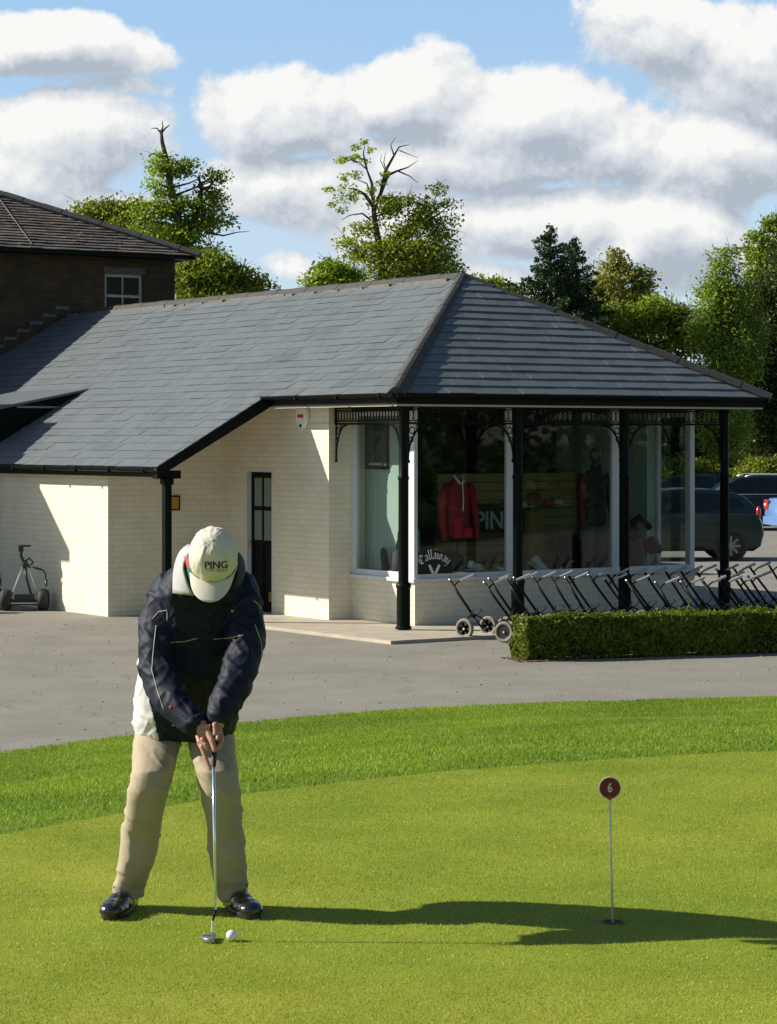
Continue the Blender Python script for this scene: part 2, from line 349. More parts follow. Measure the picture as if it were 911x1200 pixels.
def mat_turf(name, a, b, c, patch, scale_fine, bump, stripes=False):
    m = bpy.data.materials.new(name); m.use_nodes = True; nt = m.node_tree; N = nt.nodes.new; L = nt.links.new
    p = nt.nodes['Principled BSDF']; p.inputs['Roughness'].default_value = .75; p.inputs['Specular IOR Level'].default_value = .15
    tc = N('ShaderNodeTexCoord')
    def nz(sc, dt=5, rg=.6):
        n = N('ShaderNodeTexNoise'); n.inputs['Scale'].default_value = sc; n.inputs['Detail'].default_value = dt; n.inputs['Roughness'].default_value = rg; L(tc.outputs['Object'], n.inputs['Vector']); return n.outputs['Fac']
    r = N('ShaderNodeValToRGB'); L(nz(scale_fine, 4, .75), r.inputs[0]); e = r.color_ramp.elements
    e[0].position = .3; e[0].color = a; e[1].position = .7; e[1].color = c; x = e.new(.5); x.color = b
    r2 = N('ShaderNodeValToRGB'); L(nz(1.5, 7, .68), r2.inputs[0]); r2.color_ramp.elements[0].position = .38; r2.color_ramp.elements[1].position = .66
    r2.color_ramp.elements[0].color = (0,0,0,1); r2.color_ramp.elements[1].color = (.95,.95,.95,1)
    mx = N('ShaderNodeMix'); mx.data_type = 'RGBA'; mx.blend_type = 'MULTIPLY'; L(r2.outputs[0], mx.inputs[0]); L(r.outputs[0], mx.inputs[6]); mx.inputs[7].default_value = patch
    mp = N('ShaderNodeMapping'); mp.inputs['Scale'].default_value = (.35, .9, 1); mp.inputs['Rotation'].default_value = (0, 0, -.25); L(tc.outputs['Object'], mp.inputs[0])
    nl = N('ShaderNodeTexNoise'); nl.inputs['Scale'].default_value = 1.0; nl.inputs['Detail'].default_value = 4; L(mp.outputs[0], nl.inputs['Vector'])
    rl = N('ShaderNodeValToRGB'); L(nl.outputs['Fac'], rl.inputs[0]); rl.color_ramp.elements[0].position = .36; rl.color_ramp.elements[1].position = .64
    rl.color_ramp.elements[0].color = (.80,.90,.78,1); rl.color_ramp.elements[1].color = (1.16,1.06,1.25,1)
    m3 = N('ShaderNodeMix'); m3.data_type = 'RGBA'; m3.blend_type = 'MULTIPLY'; m3.inputs[0].default_value = 1; L(mx.outputs[2], m3.inputs[6]); L(rl.outputs[0], m3.inputs[7])
    L(m3.outputs[2], p.inputs['Base Color'])
    bp = N('ShaderNodeBump'); bp.inputs['Strength'].default_value = bump; bp.inputs['Distance'].default_value = .01; L(nz(scale_fine*.8, 3, .7), bp.inputs['Height']); L(bp.outputs[0], p.inputs['Normal'])
    return m
MT['green'] = mat_turf('putting_turf', (.16,.205,.018,1), (.27,.315,.032,1), (.42,.44,.06,1), (.66,.74,.55,1), 150, .5)
MT['fringe'] = mat_turf('fringe_turf', (.07,.13,.008,1), (.15,.235,.014,1), (.25,.35,.028,1), (.6,.7,.6,1), 60, .8)
MT['blade'] = leaf_mat('grass_blade', (.08,.175,.010), (.38,.50,.045), .4)
MT['blade_green'] = leaf_mat('turf_blade', (.20,.27,.015), (.52,.58,.06), .4)
MT['soil'] = mat('soil', (.05,.035,.02), .9, var=.5, vscale=20, bump=.8)
MT['paving'] = mat('pale_paving', (.42,.37,.29), .85, var=.18, vscale=3, bump=.3, bscale=80, detail=8)
MT['field'] = mat('far_grass', (.06,.10,.02), .9, var=.4, vscale=.3)

def sheet(name, x0, x1, y0, y1, z, m, nx=1, ny=1):
    V = []; Fq = []
    for j in range(ny+1):
        for i in range(nx+1): V.append((x0+(x1-x0)*i/nx, y0+(y1-y0)*j/ny, z))
    for j in range(ny):
        for i in range(nx): a = j*(nx+1)+i; Fq.append((a, a+1, a+nx+2, a+nx+1))
    return np_mesh(name, V, Fq, m)
g = sheet('ground', -1500, 1500, -600, 2400, -.25, MT['field']); tag(g, 'grassland under the whole place', 'ground', kind='structure')
# asphalt forecourt and car park, one sheet, its near edge along the grass bank
def grid(name, x0, x1, nx, fy0, fy1, ny, fz, m):
    V = []; Fq = []
    for j in range(ny+1):
        for i in range(nx+1):
            x = x0+(x1-x0)*i/nx; a, b = fy0(x), fy1(x); v = j/ny; y = a+(b-a)*v; V.append((x, y, fz(x, y, v)))
    for j in range(ny):
        for i in range(nx): a = j*(nx+1)+i; Fq.append((a, a+1, a+nx+2, a+nx+1))
    o = np_mesh(name, V, Fq, m); o.data.polygons.foreach_set('use_smooth', [True]*len(Fq)); return o
a = grid('asphalt_forecourt', -40, 60, 200, lambda x: smoothed(OB, x)-.8, lambda x: 95, 1, lambda x, y, v: ZA, MT['asphalt'])
tag(a, 'grey asphalt forecourt running on into the car park', 'forecourt', kind='structure')
def fz(x, y, v):
    n = noise.noise(Vector((x*.8, y*.8, 3)))*.03
    s = v*v*(3-2*v); e = min(1, v*8, (1-v)*10)
    return ZG + (ZA+.03-ZG)*(.35*v+.65*s) + n*e - (0.05 if v > .995 else 0)
fr = grid('grass_bank', -12, 12, 300, lambda x: smoothed(GB, x), lambda x: smoothed(OB, x)+.012*math.sin(x*31)+.01*math.sin(x*77), 60, fz, MT['fringe'])
tag(fr, 'longer bright green grass bank between the putting green and the asphalt', 'grass bank', kind='structure')
gr = grid('putting_green', -12, 12, 60, lambda x: -3, lambda x: smoothed(GB, x), 40, lambda x, y, v: ZG, MT['green'])
tag(gr, 'closely mown yellow green putting green', 'putting green', kind='structure')
# building frame: local x along the glazed front, local y along the ridge
BO, BR = Vector((.099, 31.1, 0)), math.atan2(.5616, .8275)
U2 = Vector((.8275, .5616, 0)); U1 = Vector((-.5616, .8275, 0))
def BW(s, t, z=0): return BO + U2*s + U1*t + Vector((0, 0, z))
mb = MB(); mb.prism([(-.86,-1.14),(9,-1.14),(9,8),(-.86,8)][:4], BW(0,0,-.3), U2, U1, (0,0,.3-.002))
mb = MB(); mb.box(-.86, 8.2, -1.14, .9, -.3, -.012).box(-.86, .8, .9, 4.9, -.3, -.012)
pv = mb.build('paving_slab', MT['paving']); pv.location = BO; pv.rotation_euler = (0,0,BR); tag(pv, 'pale paving strip round the foot of the shop', 'pavement', kind='structure')

# grass blades
def blades(name, P, h, w, m, lab, lean=.5):
    n = len(P); an = np.random.rand(n)*2*math.pi; hh = h*(.5+np.random.rand(n)); ww = w*(.6+.8*np.random.rand(n))
    dx = np.cos(an)*ww; dy = np.sin(an)*ww; la = np.random.rand(n)*2*math.pi; ll = lean*hh*np.random.rand(n)
    V = np.zeros((n, 3, 3)); V[:,0] = P; V[:,1] = P; V[:,2] = P
    V[:,0,0] -= dx; V[:,0,1] -= dy; V[:,1,0] += dx; V[:,1,1] += dy
    V[:,2,0] += np.cos(la)*ll; V[:,2,1] += np.sin(la)*ll; V[:,2,2] += hh; V[:,:2,2] -= .004
    o = np_mesh(name, V.reshape(-1,3), np.arange(3*n).reshape(-1,3), m, n=3); tag(o, lab, 'grass', kind='stuff'); return o
rs = np.random.RandomState(3)
def ngrid(sx, sy, w, x0=-9, x1=9, y0=5, y1=26, st=.08):
    xs = np.arange(x0, x1, st); ys = np.arange(y0, y1, st)
    A = np.array([[noise.noise(Vector((a_*sx, b_*sy, w))) for a_ in xs] for b_ in ys])
    def f(x, y):
        gx = np.clip((x-x0)/st, 0, len(xs)-2); gy = np.clip((y-y0)/st, 0, len(ys)-2); i = gx.astype(int); j = gy.astype(int); a_ = gx-i; b_ = gy-j
        return (A[j,i]*(1-a_)+A[j,i+1]*a_)*(1-b_)+(A[j+1,i]*(1-a_)+A[j+1,i+1]*a_)*b_
    return f
N08, N15, N6 = ngrid(.8,.8,3), ngrid(1.5,1.5,5), ngrid(6,6,0)
def fringe_points(n):
    d = 9.4+(23.9-9.4)*np.sqrt(rs.rand(n)); x = (rs.rand(n)*1760-425-CX)/F*d
    lo = np.array([np.interp(x+k*.12, [p[0] for p in GB], [p[1] for p in GB]) for k in range(-3,4)]).mean(0)
    hi = np.array([np.interp(x+k*.12, [p[0] for p in OB], [p[1] for p in OB]) for k in range(-3,4)]).mean(0)
    v = (d-lo)/(hi-lo); k = (v > -.003) & (v < 1.0); x, d, v = x[k], d[k], v[k]
    z = ZG+(ZA+.03-ZG)*(.35*v+.65*(v*v*(3-2*v)))
    z = z+N08(x, d)*.03*np.minimum(1, np.minimum(np.clip(v,0,1)*8, (1-np.clip(v,0,1))*10))
    return np.stack([x, d, z], 1)
P = fringe_points(1150000)
keep = N6(P[:,0], P[:,1])*.5+N15(P[:,0], P[:,1])*.4 > -.35+.25*rs.rand(len(P))
P = P[keep]; P[:,2] += 0
blades('bank_grass', P, .0165, .0032, MT['blade'], 'bright blades of grass on the bank', 1.2)
n = 620000; d = 5.6+(15-5.6)*rs.rand(n)**.8; x = (rs.rand(n)*1760-425-CX)/F*d
lo = np.interp(x, [p[0] for p in GB], [p[1] for p in GB]); k = (d < lo-.02) & (np.hypot(x-.842, d-9.227) > .055)
blades('mown_grass', np.stack([x[k], d[k], np.full(k.sum(), ZG)], 1), .0065, .0022, MT['blade_green'], 'short mown blades of the putting green', 1.5)

rq = random.Random(77); M_ = MB()
for i in range(420):
    d_ = rq.uniform(19.5, 33); x_ = rq.uniform(-40, 951); x_ = (x_-CX)/F*d_
    if d_ < interp(OB, x_)+.1: continue
    dv = Vector((x_, d_, 0))-BO; s_, t_ = dv.dot(U2), dv.dot(U1)
    if s_ > -.95 and t_ > -1.25: continue
    r_ = rq.uniform(.005, .016); M_.ball((x_, d_, ZA+r_*.3), (r_, r_*.8, r_*.6), 5, 4)
tag(M_.build('loose_grit', mat('grit_stone', (.42,.39,.33), .9, var=.5, vscale=9)), 'loose pale grit scattered on the asphalt', 'grit', kind='stuff')

# ------------------------------------------------------------ shop building
shop = empty('shop_building', BO, BR)
tag(shop, 'low white painted brick golf shop with grey slate roof and glazed corner under black columns', 'building')
WD, TR, ZE, ZR = 6.294, 15.1, 3.022, 4.80
K = (ZR-ZE)/(WD/2); TA = 2.92; KE = (ZR-ZE)/TA
ST = 3.12; SLOW = -1.69
def roof_z(s): return ZE + K*s
# roof deck under the slates
mb = MB(); th = .03
H2 = WD/2
def poly3(mb, pts, dz): mb.add([(p[0],p[1],p[2]) for p in pts]+[(p[0],p[1],p[2]-dz) for p in pts],
    [tuple(range(len(pts))), tuple(range(len(pts),2*len(pts)))[::-1]]+[(i,(i+1)%len(pts),len(pts)+(i+1)%len(pts),len(pts)+i) for i in range(len(pts))])
poly3(mb, [(0,0,ZE),(H2,TA,ZR),(H2,TR,ZR),(SLOW,TR,roof_z(SLOW)),(SLOW,ST,roof_z(SLOW)),(0,ST,ZE)], .05)
poly3(mb, [(0.001,0,ZE),(WD,0,ZE),(H2,TA-.001,ZR)], .05)
poly3(mb, [(WD,0.001,ZE),(WD,TR,ZE),(H2+.001,TR,ZR),(H2+.001,TA,ZR)], .05)
mb.build('roof_deck', MT['slate'], shop)
def slates(name, origin, ax, up, rows, ext, wid, expo, m, parent, cellfn, lift=.012, th=.007, jit=.0012, seed=1):
    rr = random.Random(seed); ax = Vector(ax); up = Vector(up).normalized(); nrm = ax.cross(up).normalized()
    if nrm.z < 0: nrm = -nrm
    M_ = MB(); o = Vector(origin)
    for i in range(rows):
        a0, a1 = cellfn(i*expo, (i+1)*expo)
        off = (i % 2)*wid*.5; k = math.floor((a0-off)/wid)
        while off+k*wid < a1:
            x0 = max(a0, off+k*wid)+.002; x1 = min(a1, off+(k+1)*wid)-.002; k += 1
            if x1-x0 < .02: continue
            l = lift+rr.uniform(-jit, jit)*2; l2 = l+rr.uniform(-jit, jit)*1.5; sl = rr.uniform(-.004, .003)
            b0 = o+ax*x0+up*(i*expo+sl); b1 = o+ax*x1+up*(i*expo+sl); t1 = o+ax*x1+up*((i+1)*expo+.02); t0 = o+ax*x0+up*((i+1)*expo+.02)
            v = [b0+nrm*l, b1+nrm*l2, t1+nrm*.003, t0+nrm*.003, b0+nrm*(l-th), b1+nrm*(l2-th), t1-nrm*(.002), t0-nrm*.002]
            M_.add(v, [(0,1,2,3),(4,7,6,5),(0,4,5,1),(1,5,6,2),(3,2,6,7),(0,3,7,4)])
    return M_.build(name, m, parent)
def slate_mat(name, base, var, rough, sheen):
    m = bpy.data.materials.new(name); m.use_nodes = True; nt = m.node_tree; N = nt.nodes.new; L = nt.links.new
    p = nt.nodes['Principled BSDF']; p.inputs['Roughness'].default_value = rough; p.inputs['Specular IOR Level'].default_value = sheen
    g_ = N('ShaderNodeNewGeometry'); tc = N('ShaderNodeTexCoord')
    nz = N('ShaderNodeTexNoise'); nz.inputs['Scale'].default_value = 5; nz.inputs['Detail'].default_value = 9; nz.inputs['Roughness'].default_value = .7; L(tc.outputs['Object'], nz.inputs['Vector'])
    n2 = N('ShaderNodeTexNoise'); n2.inputs['Scale'].default_value = .8; n2.inputs['Detail'].default_value = 4; L(tc.outputs['Object'], n2.inputs['Vector'])
    a = N('ShaderNodeMath'); a.operation = 'MULTIPLY_ADD'; L(g_.outputs['Random Per Island'], a.inputs[0]); a.inputs[1].default_value = .35; L(nz.outputs['Fac'], a.inputs[2])
    b = N('ShaderNodeMath'); b.operation = 'MULTIPLY_ADD'; L(n2.outputs['Fac'], b.inputs[0]); b.inputs[1].default_value = .6; L(a.outputs[0], b.inputs[2])
    r = N('ShaderNodeValToRGB'); L(b.outputs[0], r.inputs[0]); r.color_ramp.elements[0].position = .6; r.color_ramp.elements[1].position = 1.35 if False else 1.0
    r.color_ramp.elements[0].color = tuple(x*(1-var) for x in base)+(1,); r.color_ramp.elements[1].color = tuple(x*(1+var) for x in base)+(1,)
    # pale lichen specks
    n3 = N('ShaderNodeTexNoise'); n3.inputs['Scale'].default_value = 22; n3.inputs['Detail'].default_value = 1; L(tc.outputs['Object'], n3.inputs['Vector'])
    mr = N('ShaderNodeMapRange'); L(n3.outputs['Fac'], mr.inputs[0]); mr.inputs[1].default_value = .80; mr.inputs[2].default_value = .84
    mx = N('ShaderNodeMix'); mx.data_type = 'RGBA'; L(mr.outputs[0], mx.inputs[0]); L(r.outputs[0], mx.inputs[6]); mx.inputs[7].default_value = (.45,.43,.38,1)
    L(mx.outputs[2], p.inputs['Base Color'])
    bp = N('ShaderNodeBump'); bp.inputs['Strength'].default_value = .35; bp.inputs['Distance'].default_value = .006; L(nz.outputs['Fac'], bp.inputs['Height']); L(bp.outputs[0], p.inputs['Normal'])
    return m
MT['slate'] = slate_mat('roof_slate', (.118,.136,.146), .15, .55, .38)
MT['old_tile'] = slate_mat('house_tile', (.12,.10,.088), .45, .85, .2)
upF = Vector((1, 0, K)); lenF = upF.length; cosF = 1/lenF
E_ = .215
rows1 = int((H2-SLOW)/cosF/E_)
def cellF(a, b):
    s = SLOW+(a+b)/2*cosF
    return (ST if s < -.02 else max(s, 0)*TA/H2), 15.05
slates('roof_slates', (SLOW-.03, 0, roof_z(SLOW-.03)), (0,1,0), upF, rows1, 0, .36, E_, MT['slate'], shop, cellF, lift=.014, th=.008, jit=.002)
upE = Vector((0, 1, KE)); E2 = .208; cosE = 1/upE.length
def cellE(a, b):
    t = (a+b)/2*cosE*H2/TA; return t, WD-t
slates('roof_slates', (0, -.03, ZE-.03*KE), (1,0,0), upE, int(TA/cosE/E2), 0, .40, E2, MT['slate'], shop, cellE, lift=.019, th=.015, jit=.0015, seed=4)
# hip and ridge tiles
def ridge_run(name, p0, p1, w, drop, seg, parent, m, hgt=.03, side=None):
    p0, p1 = Vector(p0), Vector(p1); d = p1-p0; n = max(1, round(d.length/seg)); t = d.normalized()
    x = t.cross(Vector((0,0,1))).normalized(); up = x.cross(t).normalized()
    if up.z < 0: up = -up
    M_ = MB()
    for i in range(n):
        a = p0+d*(i/n); b = p0+d*((i+1)/n)-t*.006; l = .006*(i % 2)
        vs = []
        for q in (a, b):
            vs += [q-x*w+up*(hgt-drop+l), q-x*w*.35+up*(hgt*.85+l+.01), q+up*(hgt+.02+l), q+x*w*.35+up*(hgt*.85+l+.01), q+x*w+up*(hgt-drop+l), q+x*w*.9+up*(hgt-drop-.04), q-x*w*.9+up*(hgt-drop-.04)]
        M_.add(vs, [(0,1,8,7),(1,2,9,8),(2,3,10,9),(3,4,11,10),(4,5,12,11),(5,6,13,12),(6,0,7,13),tuple(range(7))[::-1],tuple(range(7,14))])
        M_.obox(b+up*(hgt+.004-drop*.3), x*w*.4, t*.005, up*.008)
    return M_.build(name, m, parent)
slope_drop = .085
ridge_run('hip_tiles', (-.04,-.04,ZE+.0), (H2,TA,ZR-.05), .125, .075, .45, shop, MT['ridge'], .05)
ridge_run('hip_tiles', (WD+.06,-.06,ZE-.02), (H2,TA,ZR-.05), .125, .075, .45, shop, MT['ridge'], .05)
ridge_run('ridge_tiles', (H2,TA,ZR-.04), (H2,TR,ZR-.04), .17, .10, .45, shop, MT['ridge'], .045)
mb = MB(); rr = random.Random(5)
t = TA+.1; first = True
while t < 15:
    l = rr.uniform(.15,.6)*(1 if rr.random() < .7 else 3); mb.box(H2-.20-rr.uniform(0,.02), H2-.15, t, min(t+l,15), ZR-.13, ZR-.075+rr.uniform(-.008,.008)); t += l+rr.uniform(.0,.25)
mb.build('ridge_bedding', MT['mortar'], shop)
# fascia, soffit, gutters
mb = MB(); mb.box(.03, WD-.03, .0, .03, 2.872, ZE-.005).box(.0, .028, .0, ST, 2.872, ZE-.005).box(WD-.028, WD, 0, TR, 2.872, ZE-.005)
mb.build('fascia', MT['black'], shop)
def gutter(p0, p1, r=.055, name='gutter'):
    p0, p1 = Vector(p0), Vector(p1); t = (p1-p0).normalized(); x = t.cross(Vector((0,0,1))).normalized(); M_ = MB(); sg = 8; vs = []
    for q in (p0, p1):
        for rr_ in (r, r-.006):
            for k in range(sg+1):
                an = math.pi*k/sg; vs.append(q + x*math.cos(an)*rr_ - Vector((0,0,1))*math.sin(an)*rr_)
    n = sg+1; fs = []
    for k in range(sg): fs += [(k,k+1,2*n+k+1,2*n+k),(n+k,3*n+k,3*n+k+1,n+k+1)]
    fs += [(0,n,3*n,2*n),(sg,2*n+sg,3*n+sg,n+sg)]
    for b in (0, 2*n): fs += [(b+k, b+n+k, b+n+k+1, b+k+1) for k in range(sg)]
    M_.add(vs, fs)
    n_ = int((p1-p0).length/1.0)
    for i in range(n_+1):
        q = p0+t*(.3+i*1.0)
        if (q-p0).length < (p1-p0).length: M_.obox(q-Vector((0,0,r*.5)), t*.012, x*(r+.006), Vector((0,0,r*.62)))
    return M_.build(name, MT['black'], shop, smooth=True)
gutter((-.06,-.062,ZE-.015), (WD+.06,-.062,ZE-.015)); gutter((-.062,-.06,ZE-.015), (-.062,ST+.02,ZE-.015))
gutter((SLOW-.065,ST-.05,roof_z(SLOW)-.03), (SLOW-.065,TR,roof_z(SLOW)-.03))
mb = MB(); mb.box(.028, WD-.028, .03, .7, 2.86, 2.872); mb.box(.03, .4, .7, ST, 2.86, 2.872)
mb.build('soffit', MT['cream'], shop)
mb = MB(); mb.box(.02, WD-.02, .024, .045, 2.846, 2.872).box(.026, .05, .045, ST, 2.846, 2.872)
mb.build('soffit_trim', MT['cream'], shop)
# rake board down the open gable end of the porch roof
mb = MB()
zl = roof_z(SLOW)
mb.add([(.0,ST-.03,ZE+.012),(SLOW-.05,ST-.03,roof_z(SLOW-.05)+.012),(SLOW-.05,ST-.03,roof_z(SLOW-.05)-.13),(.0,ST-.03,ZE-.17),
        (.0,ST+.02,ZE+.012),(SLOW-.05,ST+.02,roof_z(SLOW-.05)+.012),(SLOW-.05,ST+.02,roof_z(SLOW-.05)-.13),(.0,ST+.02,ZE-.17)],
       [(0,1,2,3),(7,6,5,4),(0,4,5,1),(1,5,6,2),(2,6,7,3),(3,7,4,0)])
mb.build('barge_board', MT['black'], shop)
mb = MB(); mb.box(SLOW-.005, SLOW+.025, ST+.02, TR, zl-.15, zl-.055); mb.build('fascia', MT['black'], shop)
mb = MB(); mb.box(SLOW-.04, SLOW+.34, ST+.021, ST+.12, zl-.17, zl-.06); mb.build('beam', MT['blackgreen'], shop)
mb = MB(); mb.add([(SLOW+.03,ST+.02,zl-.05),(.45,ST+.02,roof_z(.45)-.052),(.45,9.3,roof_z(.45)-.052),(SLOW+.03,9.3,zl-.05),
                   (SLOW+.03,ST+.02,zl-.058),(.45,ST+.02,roof_z(.45)-.07),(.45,9.3,roof_z(.45)-.07),(SLOW+.03,9.3,zl-.058)],[(0,1,2,3),(7,6,5,4),(0,4,5,1),(1,5,6,2),(2,6,7,3),(3,7,4,0)])
mb.build('porch_soffit', MT['cream'], shop)
# walls
mb = MB()
mb.box(-1.5, -1.28, 4.95, 9.3, -.3, roof_z(-1.5)-.075)
mb.add([(-1.28,4.95,-.3),(.4,4.95,-.3),(.4,4.95,roof_z(.4)-.08),(-1.28,4.95,roof_z(-1.28)-.08),(-1.28,5.17,-.3),(.4,5.17,-.3),(.4,5.17,roof_z(.4)-.08),(-1.28,5.17,roof_z(-1.28)-.08)],
       [(0,1,2,3),(7,6,5,4),(0,4,5,1),(1,5,6,2),(2,6,7,3),(3,7,4,0)])
mb.build('wall', MT['white_brick'], shop)
DT0, DT1, DZ = 3.62, 4.40, 2.02   # door opening
mb = MB(); mb.box(.4, .62, 2.2, DT0, -.3, 3.06).box(.4, .62, DT1, 4.95, -.3, 3.06).box(.4, .62, DT0, DT1, DZ, 3.06)
mb.box(.62, .99, 2.2, 2.42, -.3, 2.86)
mb.build('wall', MT['white_brick'], shop)
mb = MB(); mb.box(.77, .99, .7, 2.2, -.3, .55).box(.99, 5.6, .7, .92, -.3, .55).box(5.38, 5.6, .92, 1.48, -.3, .55)
mb.build('wall', MT['white_brick'], shop)
mb = MB(); mb.box(.30, .77, 2.14, 2.199, -.0, .02); 
# solid rear walls of the shop, dark inside, white outside
mb = MB(); mb.box(5.40, 5.6, 2.15, TR, -.3, 2.86); mb.box(5.38, 5.6, 1.48, 2.15, -.3, 2.86)
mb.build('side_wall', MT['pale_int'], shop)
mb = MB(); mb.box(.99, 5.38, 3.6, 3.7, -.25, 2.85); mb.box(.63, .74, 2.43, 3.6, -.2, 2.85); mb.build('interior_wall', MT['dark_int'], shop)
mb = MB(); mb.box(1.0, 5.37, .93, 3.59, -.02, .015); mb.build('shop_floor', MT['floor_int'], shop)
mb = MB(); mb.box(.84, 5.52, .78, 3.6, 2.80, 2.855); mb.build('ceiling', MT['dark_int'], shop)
mb = MB(); mb.box(1.0, 1.03, 1.30, 2.42, .56, 2.79); mb.build('display_panel', MT['pale_int'], shop)
# sills
mb = MB(); mb.box(.72, .98, .65, 2.2, .55, .60).box(.98, 5.66, .65, .95, .55, .60).box(5.36, 5.66, .95, 1.48, .55, .60)
mb.build('window_sill', MT['white'], shop, bevel=.006)
# windows, each with frame and pane
def window(axis, a0, a1, c, z0, z1, fw=.06, dep=.07, fl=None, fr_=None, top=.06):
    fl = fl or fw; fr_ = fr_ or fw; M_ = MB(); G_ = MB()
    def bx(m, p0, p1, q0, q1, zz0, zz1):
        if axis == 's': m.box(p0, p1, q0, q1, zz0, zz1)
        else: m.box(q0, q1, p0, p1, zz0, zz1)
    bx(M_, a0, a0+fl, c, c+dep, z0, z1); bx(M_, a1-fr_, a1, c, c+dep, z0, z1)
    bx(M_, a0+fl, a1-fr_, c, c+dep, z0, z0+fw); bx(M_, a0+fl, a1-fr_, c, c+dep, z1-top, z1)
    o = M_.build('window', MT['white'], shop, bevel=.004)
    bx(G_, a0+fl, a1-fr_, c+dep*.4, c+dep*.4+.006, z0+fw, z1-top); G_.build('pane', MT['glass'], o); return o
wl = window('t', .76, 2.2, .77, .60, 2.80, .075, fl=.085, fr_=.10)
w1 = window('s', .787, 2.34, .70, .60, 2.857, .055, fl=.03, fr_=.055, top=.02)
w2 = window('s', 2.342, 4.16, .70, .60, 2.857, .055, fl=.055, fr_=.055, top=.02)
w3 = window('s', 4.162, 5.60, .70, .60, 2.857, .055, fl=.055, fr_=.075, top=.02)
w4 = window('t', .775, 1.47, 5.53, .60, 2.80, .05, dep=.065)
mb = MB(); mb.box(.76, .785, .70, .758, .60, 2.80); mb.build('corner_post', MT['white'], shop)
mb = MB(); mb.box(.77, .83, .76, 2.2, 2.801, 2.859); mb.build('window_head', MT['blackgreen'], shop)
# door
door = MB().box(.47, .51, DT0+.06, DT1-.06, .02, DZ-.06).build('door', MT['blackgreen'], shop)
mb = MB(); mb.box(.395, .50, DT1-.055, DT1-.0, -.02, DZ).box(.395,.50,DT0,DT0+.05,-.02,DZ).box(.395,.50,DT0+.05,DT1-.055,DZ-.055,DZ)
mb.build('door_frame', MT['white'], shop)
mb = MB()
for a, b in ((DT0+.16, DT0+.36), (DT0+.42, DT0+.62)):
    mb.box(.462, .468, a, b, 1.0, 1.42); mb.box(.462, .468, a, b, 1.48, 1.88)
mb.build('door_pane', mat('door_glass', (.16,.22,.20), .15, spec=.8), door)
mb = MB()
for z in (.12, .98, 1.44, 1.9): mb.box(.458, .47, DT0+.12, DT1-.12, z-.02, z+.02)
for a in (DT0+.12, DT0+.39, DT1-.12): mb.box(.457, .47, a-.02, a+.02, .1, 1.92)
mb.build('door_moulding', MT['blackgreen'], door)
MB().ball((.43, DT1-.11, .94), .032).cyl((.43,DT1-.11,.94), (.47,DT1-.11,.94), .012).build('handle', MT['brass'], door, smooth=True)
MB().box(.462, .468, DT0+.08, DT0+.24, .10, .28).build('kick_plate', MT['brass'], door)
# columns with base sleeves
def column(s, t, ztop=2.87, z0=0.0):
    M_ = MB(); 
    prof = [(.105,0),(.105,.02),(.088,.04),(.088,.52),(.098,.53),(.100,.56),(.085,.585),(.066,.60),(.064,1.9),(.072,1.91),(.074,1.94),(.062,1.96),(.060,ztop-.1),(.075,ztop-.08),(.085,ztop-.02),(.085,ztop)]
    n = 20; vs = []; fs = []
    for (r, z) in prof:
        for k in range(n): vs.append((s+r*math.cos(2*math.pi*k/n), t+r*math.sin(2*math.pi*k/n), z0+z))
    for i in range(len(prof)-1):
        for k in range(n): fs.append((i*n+k, i*n+(k+1)%n, (i+1)*n+(k+1)%n, (i+1)*n+k))
    fs.append(tuple(range(n))[::-1]); fs.append(tuple(range((len(prof)-1)*n, len(prof)*n))); M_.add(vs, fs)
    return M_.build('column', MT['blackgreen'], shop, smooth=True)
CS = [.254, 2.085, 3.911, 5.72]
for s in CS: column(s, .21)
# square post under the porch corner
PS, PT = -1.55, 3.17
mb = MB(); mb.box(PS-.05, PS+.05, PT-.05, PT+.05, -.08, zl-.17).box(PS-.075, PS+.075, PT-.06, PT+.06, zl-.25, zl-.17).box(PS-.06,PS+.06,PT-.06,PT+.06,-.09,.1)
mb.build('post', MT['blackgreen'], shop, bevel=.006)
# cast iron frieze and brackets
def frieze(p0, p1, parent=shop):
    p0, p1 = Vector(p0), Vector(p1); d = p1-p0; L_ = d.length; t = d.normalized(); M_ = MB(); up = Vector((0,0,1)); x = t.cross(up)
    z1, z0 = 2.845, 2.63
    for z, h in ((z1, .016), (z0, .014), (z0+.03, .006), (z1-.03, .006)): M_.obox(p0+d*.5+up*(z-p0.z), t*(L_/2), x*.012, up*h)
    n = max(3, round(L_/.085)); w = L_/n
    for i in range(n):
        c = p0+t*(w*(i+.5))+up*((z0+z1)/2-p0.z)
        pts = [c+t*(w*.52*math.cos(a))+up*(.078*math.sin(a)) for a in [2*math.pi*k/10 for k in range(11)]]
        M_.tube(pts, .0075, 4, cap=False)
    M_.obox(p0+up*((z0+z1)/2-p0.z), t*.016, x*.014, up*.115); M_.obox(p1+up*((z0+z1)/2-p0.z), t*.016, x*.014, up*.115)
    return M_.build('frieze', MT['blackgreen'], parent)
def bracket(p, t, parent=shop):     # p: foot against the column, t: horizontal direction away from it
    p, t = Vector(p), Vector(t); up = Vector((0,0,1)); M_ = MB()
    M_.tube([p+up*2.63, p+up*2.15], .013, 6); M_.ball(p+up*2.14, .026, 8, 6)
    pts = [p+up*2.18+t*(.0+.30*(1-math.cos(a)))+up*(.43*math.sin(a)) for a in [math.pi/2*k/8 for k in range(9)]]
    M_.tube(pts, .013, 6)
    for c, r in ((p+t*.06+up*2.54, .042), (p+t*.045+up*2.42, .032), (p+t*.155+up*2.585, .03)):
        M_.tube([c+t*(r*math.cos(a))+up*(r*math.sin(a)) for a in [2*math.pi*k/10 for k in range(11)]], .008, 4, cap=False)
    return M_.build('bracket', MT['blackgreen'], parent, smooth=True)
